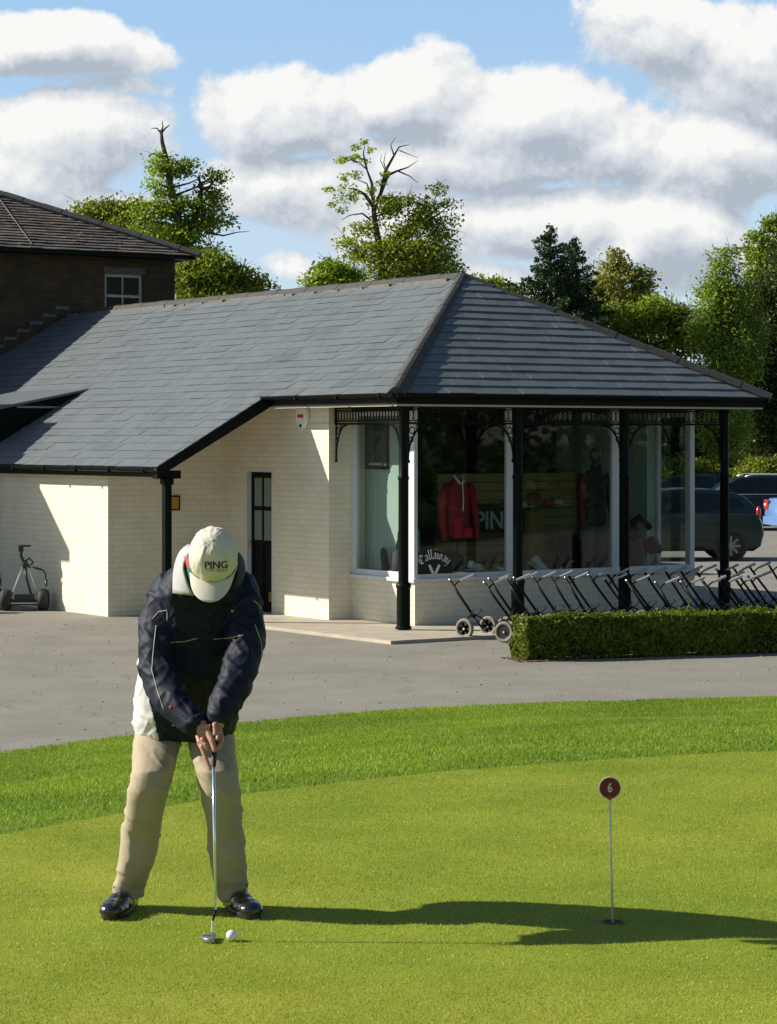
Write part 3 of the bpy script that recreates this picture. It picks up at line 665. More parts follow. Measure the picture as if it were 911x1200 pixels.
for a, b in zip(CS[:-1], CS[1:]):
    frieze((a+.07,.21,2.7), (b-.07,.21,2.7)); bracket((a+.075,.21,0), (1,0,0)); bracket((b-.075,.21,0), (-1,0,0))
LD = Vector((.48-.254, 2.15-.21, 0)); LD.normalize()
frieze(Vector((.254,.21,2.7))+LD*.07, (.48,2.15,2.7)); bracket(Vector((.254,.21,0))+LD*.075, LD); bracket((.48,2.14,0), -LD)
# side extension: a shallow slate roof lifting out of the main slope, and an unseen flat wing added to cast the stepped wall shadow
TW = 9.2
mb = MB()
mb.add([(.42,TW-.1,3.245),(.42,14,3.245),(-1.2,14,2.93),(-1.2,TW-.1,2.93),(.42,TW-.1,3.21),(.42,14,3.21),(-1.2,14,2.89),(-1.2,TW-.1,2.89)],[(0,1,2,3),(7,6,5,4),(0,4,5,1),(1,5,6,2),(2,6,7,3),(3,7,4,0)])
mb.build('extension_roof', MT['slate'], shop)
mb = MB(); mb.add([(.35,TW,3.20),(-1.2,TW,2.89),(-1.2,TW,roof_z(-1.2)-.1),(.35,TW,3.1),(.35,TW+.1,3.20),(-1.2,TW+.1,2.89),(-1.2,TW+.1,roof_z(-1.2)-.1),(.35,TW+.1,3.1)],[(0,1,2,3),(7,6,5,4),(0,4,5,1),(1,5,6,2),(2,6,7,3),(3,7,4,0)])
mb.build('extension_cheek', MT['blackgreen'], shop)
mb = MB(); mb.box(-.88, .12, TW-.045, TW-.005, 2.915, 2.945); mb.build('flashing', mat('lead_flashing', (.28,.29,.29), .5, .3), shop)
mb = MB(); mb.box(-4.9, -1.75, TW+.1, 14, -.3, 3.50).box(-5.1, -3.3, TW, 14.1, 3.50, 3.66).box(-3.3,-1.7,TW,14.1,3.50,3.54)
mb.box(-1.75, -1.2, TW+.1, 14, 1.9, 2.88)
mb.build('unseen_wing', MT['white_brick'], shop)
mb = MB(); mb.tube([(-1.58,8.56,-.1),(-1.58,8.56,2.0)], .038, 10); mb.build('downpipe', MT['black'], shop, smooth=True)

# ------------------------------------------------------------ old brick house
house = empty('brick_house', BO, BR)
tag(house, 'dark old brick house with brown tiled hipped roof rising behind the slate roof', 'building')
HT = 15.1; HS1 = 5.24; HS0 = -9.0; HZ = 5.90
WA, WB, WZ0, WZ1 = 3.75, 4.56, 4.45, 5.52
mb = MB(); mb.box(HS0, WA, HT, HT+.25, -.3, HZ).box(WB, HS1, HT, HT+.25, -.3, HZ).box(WA, WB, HT, HT+.25, -.3, WZ0).box(WA, WB, HT, HT+.25, WZ1, HZ)
mb.box(HS1-.25, HS1, HT+.25, HT+10, -.3, HZ).box(HS0, HS0+.25, HT+.25, HT+10, -.3, HZ).box(HS0, HS1, HT+9.75, HT+10, -.3, HZ)
mb.build('wall', MT['red_brick'], house)
ov = .42; kh = .44; s0, s1, t0, t1 = HS0-ov, HS1+ov-.2, HT-ov, HT+10+ov; hh = (t1-t0)/2; ze = 5.88
mb = MB(); mb.add([(s0,t0,ze),(s1,t0,ze),(s1,t1,ze),(s0,t1,ze),(s0+hh,t0+hh,ze+kh*hh),(s1-hh,t0+hh,ze+kh*hh)],[(0,1,5,4),(1,2,5),(2,3,4,5),(3,0,4),(0,3,2,1)])
mb.build('roof_deck', MT['old_tile'], house)
upH = Vector((0,1,kh)); ch = 1/upH.length
slates('roof_tiles', (0, t0-.03, ze-.01), (1,0,0), upH, int(hh/ch/.16), 0, .25, .16, MT['old_tile'], house, lambda a, b: (s0+(a+b)/2*ch, s1-(a+b)/2*ch), lift=.03, th=.016, jit=.003, seed=8)
ridge_run('hip_tiles', (s1+.05,t0-.05,ze), (s1-hh,t0+hh,ze+kh*hh+.02), .13, .06, .4, house, MT['ridge'], .07)
MB().box(s0, s1, t0, t0+.03, ze-.07, ze-.01).box(s1-.03, s1, t0+.03, t1, ze-.07, ze-.01).build('fascia', MT['black'], house)
MB().box(s0+.03, s1-.03, t0+.03, HT, ze-.065, ze-.05).build('soffit', MT['black'], house)
mb = MB(); f = .06
mb.box(WA,WA+f,HT+.05,HT+.11,WZ0,WZ1).box(WB-f,WB,HT+.05,HT+.11,WZ0,WZ1).box(WA+f,WB-f,HT+.05,HT+.11,WZ1-f,WZ1).box(WA+f,WB-f,HT+.05,HT+.11,WZ0,WZ0+f)
mb.box(WA+f,WB-f,HT+.04,HT+.10,5.08,5.13).box((WA+WB)/2-.014,(WA+WB)/2+.014,HT+.06,HT+.10,WZ0+f,5.08).box((WA+WB)/2-.014,(WA+WB)/2+.014,HT+.06,HT+.10,5.13,WZ1-f)
wh = mb.build('window', mat('old_white_paint', (.42,.41,.38), .6, var=.15), house)
MB().box(WA+f,WB-f,HT+.075,HT+.08,WZ0+f,WZ1-f).build('pane', mat('dark_window_glass', (.012,.016,.014), .08, spec=.7), wh)
MB().box(WA-.03,WB+.03,HT-.012,HT-.0015,WZ1+.002,WZ1+.12).build('lintel', mat('lintel_render', (.12,.11,.09), .8, var=.3), house)
MB().box(WA-.05,WB+.05,HT-.06,HT+.04,WZ0-.07,WZ0-.002).build('window_sill', mat('stone_sill', (.2,.19,.17), .8), house)
mb = MB()
for i in range(16):
    s = 3.0-i*.26; z = roof_z(s)+.16
    mb.box(s-.26, s, HT-.010, HT-.002, z-.06, z+.0); 
for i in range(16):
    s = 3.0-i*.26; z = roof_z(s)+.16
    mb.box(s-.26, s-.245, HT-.012, HT-.0115, z-.15, z-.06)
mb.build('step_flashing', mat('pale_flashing', (.13,.14,.14), .6, .2), house)
MB().box(3.0-16*.26, 3.2, HT-.02, HT-.0125, 2.0, 2.2).build('lead_strip', MT['black'], house)
mb = MB()
for i in range(14):
    s = s1-.9-i*.28; 
mb.tube([(s1-hh*.28-1.2, t0+hh*.62, ze+kh*hh*.62+.05), (s1-3.35, t0+.1, ze+.08)], .008, 5)
mb.build('lightning_tape', mat('copper_tape', (.12,.115,.10), .6), house)
# ------------------------------------------------------------ lettering
def text_geo(txt, size=1.0, res=3):
    cu = bpy.data.curves.new('t', 'FONT'); cu.body = txt; cu.size = size; cu.align_x = 'CENTER'; cu.align_y = 'CENTER'; cu.resolution_u = res
    o = bpy.data.objects.new('t', cu); COL.objects.link(o); dg = bpy.context.evaluated_depsgraph_get(); me = bpy.data.meshes.new_from_object(o.evaluated_get(dg))
    V = [v.co.copy() for v in me.vertices]; Fc = [tuple(p.vertices) for p in me.polygons]
    bpy.data.objects.remove(o); bpy.data.meshes.remove(me); return V, Fc
def place_text(txt, size, o, ax, ay, m, parent, name='lettering', sx=1.0, bold=0):
    V, Fc = text_geo(txt, size); o, ax, ay = Vector(o), Vector(ax), Vector(ay); n = ax.cross(ay).normalized()
    M_ = MB()
    for k in ([0] if not bold else [-bold, 0, bold]):
        M_.add([o+ax*(v.x*sx+k)+ay*v.y+n*(.0004*(1 if k > 0 else -1 if k < 0 else 0)) for v in V], Fc)
    me = bpy.data.meshes.new(name); me.from_pydata(M_.v, [], M_.f); me.update(); return link(name, me, m, parent)
def nib(strokes, wpen, ang=40):    # broad pen strokes
    a = R(ang); nv = Vector((math.cos(a), math.sin(a)))*wpen; Vs = []; Fs = []
    for st in strokes:
        pts = [Vector(p) for p in st]
        for p, q in zip(pts[:-1], pts[1:]):
            dv = (q-p).normalized()*wpen*.25; b = len(Vs); up = Vector((-dv.y, dv.x))*.6
            Vs += [p-nv-dv*.3, p+nv-dv*.3, q+nv+dv*.3, q-nv+dv*.3]; Fs.append((b,b+1,b+2,b+3))
            b = len(Vs); Vs += [p-up*.8, q-up*.8, q+up*.8, p+up*.8]; Fs.append((b,b+1,b+2,b+3))
    return Vs, Fs

# ------------------------------------------------------------ things in and on the shop
def bp(s, t, z): return BW(s, t, z)
al = empty('alarm_box', bp(.4, 2.80, 2.72), BR); tag(al, 'white alarm box with a small red mark high on the painted wall', 'alarm box')
mb = MB(); mb.prism([(-.11,.13),(.11,.13),(.13,.02),(.10,-.09),(.04,-.15),(-.04,-.15),(-.10,-.09),(-.13,.02)], (-.075,0,0), (0,1,0), (0,0,1), (.07,0,0))
mb.build('casing', mat('white_plastic', (.82,.82,.80), .35), al, bevel=.012)
MB().box(-.079,-.0765,-.075,.075,.0,.045).build('red_mark', mat('red_print', (.5,.03,.03), .5), al)
MB().ball((-.07,.0,-.11), (.02,.035,.028)).build('lamp_lens', mat('blue_lens', (.02,.03,.12), .2), al, smooth=True)
MB().tube([(0,-.12,-.10),(-.01,-.17,-.12),(-.01,-.19,-.09),(-.01,-.6,-.09)], .008, 5).build('cable', MT['white'], al)
sg = empty('wall_sign', bp(-.50, 4.95, 1.52), BR); tag(sg, 'small amber notice in a dark frame behind the porch post', 'sign')
MB().box(-.14,.14,-.025,-.001,-.105,.105).build('frame', MT['black'], sg)
MB().box(-.115,.115,-.029,-.0255,-.085,.085).build('notice_panel', mat('amber', (.50,.24,.015), .5), sg)
# window emblem: blackletter word on an arc above a chevron
W_ = {'C': [[(.55,.85),(.3,1.0),(.05,.75),(0,.35),(.15,.05),(.4,0),(.6,.15)],[(.55,.85),(.62,.7)],[(.28,.75),(.28,.2)]],
 'a': [[(.05,.55),(.25,.66),(.42,.5),(.42,.1),(.5,0)],[(.42,.35),(.15,.3),(.05,.12),(.2,0),(.42,.12)]],
 'l': [[(.1,1.1),(.1,.1),(.22,0)]],
 'w': [[(0,.6),(.1,.5),(.1,.1),(.22,0),(.38,.1),(.38,.6)],[(.38,.1),(.5,0),(.66,.12),(.66,.45),(.55,.65)]],
 'y': [[(0,.6),(.08,.5),(.08,.15),(.2,.05),(.4,.18)],[(.4,.62),(.42,.0),(.3,-.3),(.08,-.35)]]}
word = [('C',.78),('a',.6),('l',.3),('l',.3),('a',.6),('w',.82),('a',.6),('y',.5)]
tw = sum(w for _, w in word); Vs = []; Fs = []; x = -tw/2; RA = 3.1
for ch, w in word:
    v, f_ = nib(W_[ch], .085); b = len(Vs); c = x+w/2; ang = -c/RA
    for p in v:
        lx, ly = p.x-w/2+.06, p.y-.4; r_ = RA+ly; aa = -(c+lx)/RA; Vs.append((-math.sin(aa)*r_, math.cos(aa)*r_-RA))
    Fs += [tuple(i+b for i in q) for q in f_]; x += w
sc = .43/tw*1.22; cS, cZ = 1.10, .90
bk = [(.30*math.cos(R(a)), .30*math.sin(R(a))) for a in range(0,181,9)]
bm_ = MB(); bm_.prism([(-.295,-.06)]+[(-p[0]*.97,p[1]*.88) for p in bk]+[(.295,-.06)], (cS,.7245,.70), (1,0,0), (0,0,1), (0,.002,0)); bm_.build('window_sticker', mat('black_vinyl', (.008,.010,.008), .6), w1)
V3 = [(cS+v[0]*sc, .7225+.0, cZ+v[1]*sc) for v in Vs]
for (a, b, c, d_) in [((-.085,.125),(-.05,.125),(.0,.02),(-.012,-.02))]: pass
vv = [(-.10,.02),(-.065,.035),(0,-.075),(.065,.035),(.10,.02),(.012,-.145),(-.012,-.145)]
b = len(V3); V3 += [(cS+p[0], .7225, cZ-.155+p[1]) for p in vv]; Fs += [(b,b+1,b+2,b+6),(b+2,b+3,b+4,b+5),(b+6,b+2,b+5)]
me = bpy.data.meshes.new('window_lettering'); me.from_pydata(V3, [], Fs); me.update()
wlt = link('window_lettering', me, mat('white_vinyl', (.80,.80,.74), .6), w1)
# mannequin torso in the red jacket
red = mat('red_cloth', (.24,.004,.010), .75, var=.2, vscale=7, bump=.3, bscale=25, bdist=.02)
redb = mat('bright_red_cloth', (.45,.006,.02), .7)
darkc = mat('dark_cloth', (.012,.013,.018), .8, var=.2)
pale = mat('pale_cloth', (.5,.5,.47), .8)
def rings(pts, seg=14):      # pts: centre, rx, ry
    vs = []; fs = []
    for (c, rx, ry) in pts:
        for k in range(seg): a = 2*math.pi*k/seg; vs.append((c[0]+rx*math.cos(a), c[1]+ry*math.sin(a), c[2]))
    for i in range(len(pts)-1):
        for k in range(seg): fs.append((i*seg+k, i*seg+(k+1)%seg, (i+1)*seg+(k+1)%seg, (i+1)*seg+k))
    fs.append(tuple(range(seg))[::-1]); fs.append(tuple(range((len(pts)-1)*seg, len(pts)*seg))); return vs, fs
def torso_jacket(name, lab, s, t, z, m, low=None, collar=pale, group=None, full=False, legs=None, arm=None):
    e = empty(name, bp(s, t, 0.0), BR); tag(e, lab, 'mannequin', group)
    v, f_ = rings([((0,0,z-.02),.215,.12),((0,0,z+.15),.20,.12),((0,0,z+.3),.185,.115),((0,0,z+.5),.20,.12),((0,0,z+.66),.20,.11),((0,0,z+.74),.15,.09),((0,0,z+.80),.075,.07)])
    j = MB().add(v, f_); 
    j = j.build('jacket', m, e, smooth='all'); j.modifiers.new('s', 'SUBSURF').levels = 1
    for sx in (-1, 1):
        q = MB(); q.tube([(sx*.17,0,z+.70),(sx*.235,-.01,z+.6),(sx*.26,-.02,z+.40),(sx*.275,-.05,z+.2),(sx*.265,-.08,z-.03)], [.065,.068,.06,.052,.045], 10); q.build('sleeve', (arm if sx < 0 else m) if arm else m, e, smooth='all')
    if low:
        MB().box(-.14,-.02,-.132,-.118,z+.0,z+.26).box(.03,.16,-.132,-.118,z+.0,z+.13).build('pocket_panel', low, e)
    if low: MB().tube([(.0,-.115,z+.76),(.01,-.128,z+.5),(.0,-.128,z+.36)], .008, 5).build('zip', MT['metal'], e)
    q = MB(); q.tube([(-.07,-.02,z+.84),(-.03,-.10,z+.74),(.03,-.10,z+.74),(.07,-.02,z+.84)], .022, 6); q.build('collar', collar, e, smooth='all')
    return e
m1 = torso_jacket('clothes_mannequin', 'headless display torso in a red zip jacket with a white collar', 1.78, 1.15, 1.10, red, redb)
MB().cyl((0,0,0),(0,0,1.12),.02).cyl((0,0,.015),(0,0,.03),.16).build('stand', MT['darkmetal'], m1)
m2 = torso_jacket('clothes_mannequin', 'full length mannequin in black jacket with a red sleeve near the middle window post', 4.02, 1.0, 1.22, darkc, None, collar=darkc, arm=mat('dim_red_cloth', (.12,.003,.006), .8))
mb = MB(); mb.ball((0,-.02,2.20), (.075,.095,.12), 12, 8).tube([(0,0,2.0),(0,0,2.12)], .045, 8).build('head', mat('dark_mannequin', (.03,.03,.03), .4), m2, smooth='all')
for sx in (-1,1): MB().tube([(sx*.09,0,1.22),(sx*.10,0,.8),(sx*.10,0,.3)], [.095,.075,.06], 10).build('leg', mat('trouser_grey', (.06,.07,.07), .8), m2, smooth='all')
MB().cyl((0,0,.2),(0,0,.28),.2).box(-.3,.3,-.2,.2,.016,.2).build('stand', MT['darkmetal'], m2)
# slat board display with a banner
sbd = empty('slat_board', bp(4.05, 3.0, 0), BR); tag(sbd, 'pale wooden slat board display wall at the back of the shop', 'display board')
mb = MB(); z = .25
while z < 1.85: mb.box(-1.28, 1.25, 0, .03, z, z+.118); z += .13
mb.build('slats', MT['slatwood'], sbd)
MB().box(-1.3,1.27,.031,.05,.24,1.86).build('back_board', mat('groove_dark', (.08,.05,.02), .8), sbd)
bn = empty('brand_banner', bp(3.75, 2.93, 1.22), BR); tag(bn, 'black banner with white PING lettering on the slat board', 'banner')
MB().box(-.98,.62,-.015,0,-.27,.27).build('panel', mat('banner_black', (.006,.008,.008), .6), bn)
place_text('PING', .37, (0,-.018,.02), (1,0,0), (0,0,1), mat('banner_white', (.62,.62,.55), .6), bn, sx=.92, bold=.008)
def shoe_pair(name, lab, s, t, z, ang, m, size=1.0, group='golf shoes on display'):
    e = empty(name, bp(s, t, z), BR+ang); tag(e, lab, 'shoe', group)
    M_ = MB(); M_.tube([(-.13,0,.05),(-.09,0,.06),(-.02,0,.055),(.06,0,.04),(.12,0,.03),(.145,0,.025)], [.028,.045,.045,.042,.034,.012], 10, flat=.9).tube([(-.09,0,.06),(-.085,0,.115)], [.042,.036], 10)
    o = M_.build('upper', m, e, smooth='all'); M_ = MB(); M_.box(-.15,.14,-.04,.04,0,.016); M_.build('sole', MT['white'], e, bevel=.006)
    e.scale = (size,)*3; return e
wsh = mat('white_leather', (.72,.72,.70), .4); bsh = mat('black_leather_shoe', (.02,.02,.02), .35)
DK = empty('display_shelf', bp(1.75, 1.25, 0), BR); tag(DK, 'low wooden display shelf behind the first large window', 'shelf')
MB().box(-.3,.75,-.12,.5,.62,.65).build('shelf_board', MT['slatwood'], DK)
MB().box(-.29,-.26,-.1,.5,.02,.62).build('side_panel', MT['slatwood'], DK); MB().box(.70,.74,-.1,.5,.02,.62).build('side_panel', MT['slatwood'], DK)
MB().add([(-.30,.48,.65),(-.30,.51,.65),(.1,.48,.95),(.1,.51,.95),(.35,.48,.65),(.35,.51,.65)],[(0,2,4),(1,5,3),(0,1,3,2),(2,3,5,4)]).build('back_panel', mat('yellow_card', (.55,.45,.14), .7), DK)
shoe_pair('golf_shoe', 'white golf shoe on the low shelf under the red jacket', 2.10, 1.18, .652, .3, wsh, 1.15)
gb = empty('golf_bag', bp(1.74, 1.30, .665), BR); tag(gb, 'dark holdall lying beside the white shoe on the low shelf', 'bag')
MB().tube([(-.24,0,.09),(-.2,0,.11),(0,0,.13),(.18,0,.11),(.24,0,.08)], [.05,.10,.125,.10,.05], 12).build('body', darkc, gb, smooth='all')
MB().tube([(-.12,0,.2),(-.08,0,.27),(.08,0,.27),(.12,0,.2)], .012, 6).build('handle', darkc, gb)
T2 = empty('display_table', bp(3.2, 1.5, 0), BR); tag(T2, 'low display table of light wood behind the second large window', 'table')
MB().box(-.75,.95,-.25,.4,.50,.54).build('table_top', mat('table_wood', (.12,.09,.045), .6, var=.2), T2)
for x_, y_ in ((-.7,-.2),(.9,-.2),(-.7,.35),(.9,.35)): MB().box(x_-.025,x_+.025,y_-.025,y_+.025,.0165,.50).build('leg', MT['darkmetal'], T2)
shoe_pair('golf_shoe', 'white golf shoe propped toe down left of the middle on the display table', 2.75, 1.4, .56, -.6, wsh, 1.1)
k = shoe_pair('golf_shoe', 'large white golf shoe leaning at the centre of the display table', 3.35, 1.4, .60, -.7, wsh, 1.35); k.rotation_euler = (0, R(35), BR-.5)
shoe_pair('golf_shoe', 'small grey golf shoe at the right end of the display table', 3.80, 1.42, .542, .5, pale, .8)
pk = empty('display_post', bp(4.35, 2.75, 0), BR); tag(pk, 'square wooden display post in front of the slat board', 'post')
MB().box(-.13,.13,0,.12,.015,1.36).build('shaft', mat('post_wood', (.42,.25,.08), .6), pk, bevel=.004)
MB().box(-.17,.17,-.03,.15,1.361,1.38).build('cap', mat('post_wood_cap', (.36,.2,.07), .6), pk)
cp = empty('display_hats', bp(4.15, 2.8, 1.40), BR); tag(cp, 'red and white caps grouped high on the slat board', 'hats', None)
for q, (x_, z_, mm) in enumerate(((-.3,.12,redb),(-.05,.10,wsh),(.2,.22,redb),(.45,.12,redb),(.62,.12,wsh))):
    M_ = MB(); M_.ball((x_,0,z_-.03), (.10,.10,.065), 12, 8).obox((x_+.03,-.12,z_-.05), (.08,0,0), (0,.06,0), (0,0,.006)); M_.build('cap', mm, cp, smooth=True)
hb = empty('golf_bag', bp(4.9, 2.72, .02), BR); tag(hb, 'black golf bag standing in front of the slat board by the wooden post', 'bag')
MB().tube([(0,0,0),(0,0,.1),(0,0,.9),(0,0,1.0)], [.16,.19,.18,.15], 14).build('body', darkc, hb, smooth=True)
MB().tube([(.02,-.18,.3),(.03,-.22,.5),(.02,-.18,.7)], .05, 8).build('pocket', darkc, hb, smooth='all')
MB().tube([(-.16,-.1,.42),(-.1,-.2,.62),(.08,-.2,.62),(.14,-.1,.42)], .018, 6).build('trim', wsh, hb)
rb = empty('golf_bag', bp(4.95, 1.25, .02), BR); tag(rb, 'dark golf bag with a red hood by the third window', 'bag')
MB().tube([(0,0,0),(0,0,.1),(-.05,0,.8),(-.1,-.02,1.0)], [.17,.2,.2,.16], 14).build('body', mat('bag_brown', (.035,.025,.012), .6), rb, smooth=True)
MB().ball((-.12,-.05,1.10), (.13,.13,.11)).tube([(-.2,0,1.15),(.0,-.12,1.3),(.2,-.1,1.15)], .05, 8).build('hood', mat('dark_red_cloth', (.05,.003,.006), .8), rb, smooth='all')
MB().ball((.24,-.1,.90), (.11,.10,.13)).ball((.33,-.1,.84), (.09,.08,.08)).build('pompom_cover', mat('wine_cloth', (.07,.003,.008), .8, bump=.6, bscale=60), rb, smooth='all')
MB().tube([(.30,-.1,.86),(.33,-.15,.6),(.28,-.12,.35)], .03, 8).build('strap', pale, rb, smooth='all')
# poster and goods in the narrow left window
ps = empty('poster', bp(.985, 1.90, 2.32), BR); tag(ps, 'dark framed poster high in the narrow left window', 'poster')
MB().box(-.012,0,-.27,.27,-.30,.32).build('frame', mat('poster_frame', (.012,.014,.014), .5), ps)
MB().box(-.016,-.0125,-.23,.23,-.26,.28).build('print', mat('poster_print', (.035,.04,.04), .5, var=.8, vscale=6, col2=(.12,.12,.11)), ps)
place_text('GALLERY', .085, (-.0175,0,.19), (0,-1,0), (0,0,1), mat('poster_green', (.12,.30,.12), .5), ps)
MB().box(-.019,-.0165,-.15,.17,-.245,-.215).build('caption_bar', mat('poster_white', (.5,.5,.48), .5), ps)
k = shoe_pair('golf_shoe', 'pale soled black shoe standing on end at the foot of the narrow left window', .90, 1.62, .78, 0, bsh, 1.3); k.rotation_euler = (0, R(-72), BR+1.2)
vb = empty('golf_bag', bp(.90, 1.20, .61), BR); tag(vb, 'small dark bag on the window ledge beside the black shoe', 'bag')
MB().tube([(0,0,0),(0,0,.05),(0,0,.3),(0,0,.4)], [.10,.13,.12,.05], 12).build('body', darkc, vb, smooth='all')
MB().tube([(-.08,0,.36),(-.06,0,.47),(.06,0,.47),(.08,0,.36)], .012, 6).build('handle', darkc, vb)
cf = empty('striped_bag', bp(1.12, 1.35, .02), BR); tag(cf, 'dark golf bag with pale stripes behind the left edge of the first large window', 'bag')
MB().tube([(0,0,0),(0,0,1.15),(0,0,1.25)], [.15,.15,.11], 12).build('body', darkc, cf, smooth=True)
for x_ in (-.06,.0,.06): MB().box(x_-.012,x_+.012,-.158,-.15,.9,1.2).build('stripe', mat('stripe_teal', (.14,.2,.2), .6), cf)

# ------------------------------------------------------------ putting green furniture
fp = empty('hole_marker', (.842, 9.227, ZG)); tag(fp, 'white rod with a round dark red number 6 disc standing in the hole', 'golf flag')
top = at(715, 937, 9.22)-Vector((.842, 9.227, ZG))
MB().tube([(0,0,-.02), top], .0042, 10).build('rod', mat('rod_white', (.72,.70,.60), .45, var=.12, vscale=12), fp, smooth='all')
MB().tube([top-Vector((0,0,.0)), top+Vector((0,0,.018))], .008, 10).build('ferrule', mat('ferrule_red', (.35,.01,.02), .4), fp)
dc = top+Vector((0,0,.043))
MB().cyl(dc+Vector((0,-.002,0)), dc+Vector((0,.004,0)), .0425, 40).build('disc_rim', MT['silver'], fp)
MB().cyl(dc+Vector((0,-.0045,0)), dc+Vector((0,-.0022,0)), .0385, 40).build('disc', mat('disc_red', (.13,.004,.010), .35), fp)
place_text('6', .050, dc+Vector((0,-.0052,0)), (1,0,0), (0,0,1), mat('number_white', (.62,.60,.52), .5), fp, 'number', sx=.72, bold=.0012)
hl = empty('golf_hole', (.842, 9.227, ZG)); tag(hl, 'worn hole in the turf that the numbered rod stands in', 'golf hole')
MB().cyl((0,0,.0012),(0,0,.0022),.036,32).build('shade_disc', mat('hole_shade', (.010,.010,.008), .9), hl)  # flat disc, its dark colour standing in for the shade down the hole
M_ = MB(); M_.ring((0,0,.0015), (0,0,1), .035, .046, .0026, 32); M_.build('rim', mat('cup_rim_soil', (.14,.065,.02), .9, var=.4, vscale=60), hl, smooth='all')
bl = empty('golf_ball', at(271.5,1094,8.88)); bl.location.z = ZG+.0215; tag(bl, 'white dimpled golf ball on the green beside the putter', 'golf ball')
def ball_mesh(r):
    bm = bmesh.new(); bmesh.ops.create_icosphere(bm, subdivisions=5, radius=r); me = bpy.data.meshes.new('golf_ball'); bm.to_mesh(me); bm.free()
    n = 180; ga = math.pi*(3-math.sqrt(5)); c = np.array([[math.sqrt(1-(1-2*(i+.5)/n)**2)*math.cos(ga*i), math.sqrt(1-(1-2*(i+.5)/n)**2)*math.sin(ga*i), 1-2*(i+.5)/n] for i in range(n)])
    co = np.empty(len(me.vertices)*3); me.vertices.foreach_get('co', co); co = co.reshape(-1,3); u = co/r; a = np.arccos(np.clip(u@c.T, -1, 1)).min(1)
    co *= (1-.022*np.clip(1-a/.085, 0, 1))[:,None]; me.vertices.foreach_set('co', co.ravel()); me.polygons.foreach_set('use_smooth', [True]*len(me.polygons)); me.update(); return me
link('cover', ball_mesh(.0214), mat('ball_white', (.85,.85,.84), .3, coat=.3), bl)

# ------------------------------------------------------------ box hedge
def leafbox(name, pts_n, leaf, m, parent=None):
    P_, Nn = pts_n; n = len(P_); rr = np.random.RandomState(11)
    dirs = Nn+rr.normal(0, .75, (n,3)); dirs /= np.linalg.norm(dirs, axis=1)[:,None]
    a = np.cross(dirs, rr.normal(0,1,(n,3))); a /= np.linalg.norm(a, axis=1)[:,None]; b = np.cross(dirs, a)
    s = leaf*(.6+.8*rr.rand(n))[:,None]; V = np.stack([P_-a*s*.5, P_+b*s*.32, P_+a*s*.6, P_-b*s*.32], 1).reshape(-1,3)
    return np_mesh(name, V, np.arange(4*n).reshape(-1,4), m, parent)
HA = Vector((1.55, 27.42, ZA)); HD = Vector((.943,.334,0)).normalized(); HN = Vector((-HD.y, HD.x, 0)); HL, HW_, HH = 6.2, .44, .475
hd = empty('box_hedge', HA); tag(hd, 'low clipped box hedge with bright top in front of the golf trolleys', 'hedge')
rr = np.random.RandomState(5); n = 52000
u = rr.rand(n); w = rr.rand(n); face = rr.choice(4, n, p=[.40,.40,.12,.08])
lx = np.where(face == 2, 0, u*HL); ly = np.where(face == 0, 0, np.where(face == 3, HW_, w*HW_)); lz = np.where(face == 1, HH, np.where((face == 0) | (face == 3), w**.85*HH, u*HH))
bul = np.array([noise.noise(Vector((a*2.2, c*3, b*4))) for a, b, c in zip(lx, lz, ly)]); bul2 = np.array([noise.noise(Vector((a*9, c*9, b*9))) for a, b, c in zip(lx, lz, ly)])
off = bul*.06+bul2*.035-rr.rand(n)*.035+(rr.rand(n)<.03)*rr.rand(n)*.07
nx = np.where(face == 2, -1., 0); ny = np.where(face == 0, -1., np.where(face == 3, 1., 0)); nz_ = np.where(face == 1, 1., 0)
taper = np.where(face == 0, .03*(lz/HH-1), 0)
thin = (face != 1) & (lz < .02+.05*np.abs(bul2)) & (rr.rand(n) < .6)
lx, ly, lz = lx+nx*off, ly+ny*off-taper*0, lz+nz_*off*.8
P3 = np.outer(lx, HD)+np.outer(ly, HN)+np.outer(lz, (0,0,1)); N3 = np.outer(nx, HD)+np.outer(ny, HN)+np.outer(nz_, (0,0,1))
P3, N3 = P3[~thin], N3[~thin]
MT['box_leaf'] = leaf_mat('box_leaf', (.05,.085,.007), (.24,.31,.02), .35)
leafbox('foliage', (P3, N3), .040, MT['box_leaf'], hd)
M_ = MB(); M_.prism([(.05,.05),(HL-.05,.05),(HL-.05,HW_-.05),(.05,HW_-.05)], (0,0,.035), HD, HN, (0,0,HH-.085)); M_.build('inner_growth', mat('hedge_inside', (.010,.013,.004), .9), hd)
M_ = MB(); rq = random.Random(2)
for i in range(150):
    x_, y_ = rq.uniform(.03,HL), rq.uniform(.03,HW_-.05); p = HD*x_+HN*y_; M_.tube([p, p+Vector((rq.uniform(-.03,.03),rq.uniform(-.03,.03),.2))], [.009,.005], 5)
tag(M_.build('stems', mat('hedge_stem', (.14,.09,.04), .9), hd), kind='stuff')
V = []; rq = random.Random(9); M_ = MB()
for i in range(240):
    x_, y_ = rq.uniform(-.16,.5)*rq.random()**.3, rq.uniform(-.12,HW_+.05); p = HD*x_+HN*y_; r_ = rq.uniform(.008,.022); M_.ball(p+Vector((0,0,r_*.4)), (r_, r_*.8, r_*.6), 5, 4)
for i in range(300):
    x_, y_ = rq.uniform(0,HL), rq.uniform(-.10,-.0); p = HD*x_+HN*y_; r_ = rq.uniform(.006,.015); M_.ball(p+Vector((0,0,r_*.4)), (r_, r_*.8, r_*.6), 5, 4)
o = M_.build('fallen_leaves', mat('leaf_litter', (.17,.10,.045), .9, var=.4, vscale=30)); o.location = HA; tag(o, 'brown dead leaves and grit along the foot of the hedge', 'leaf litter', kind='stuff')

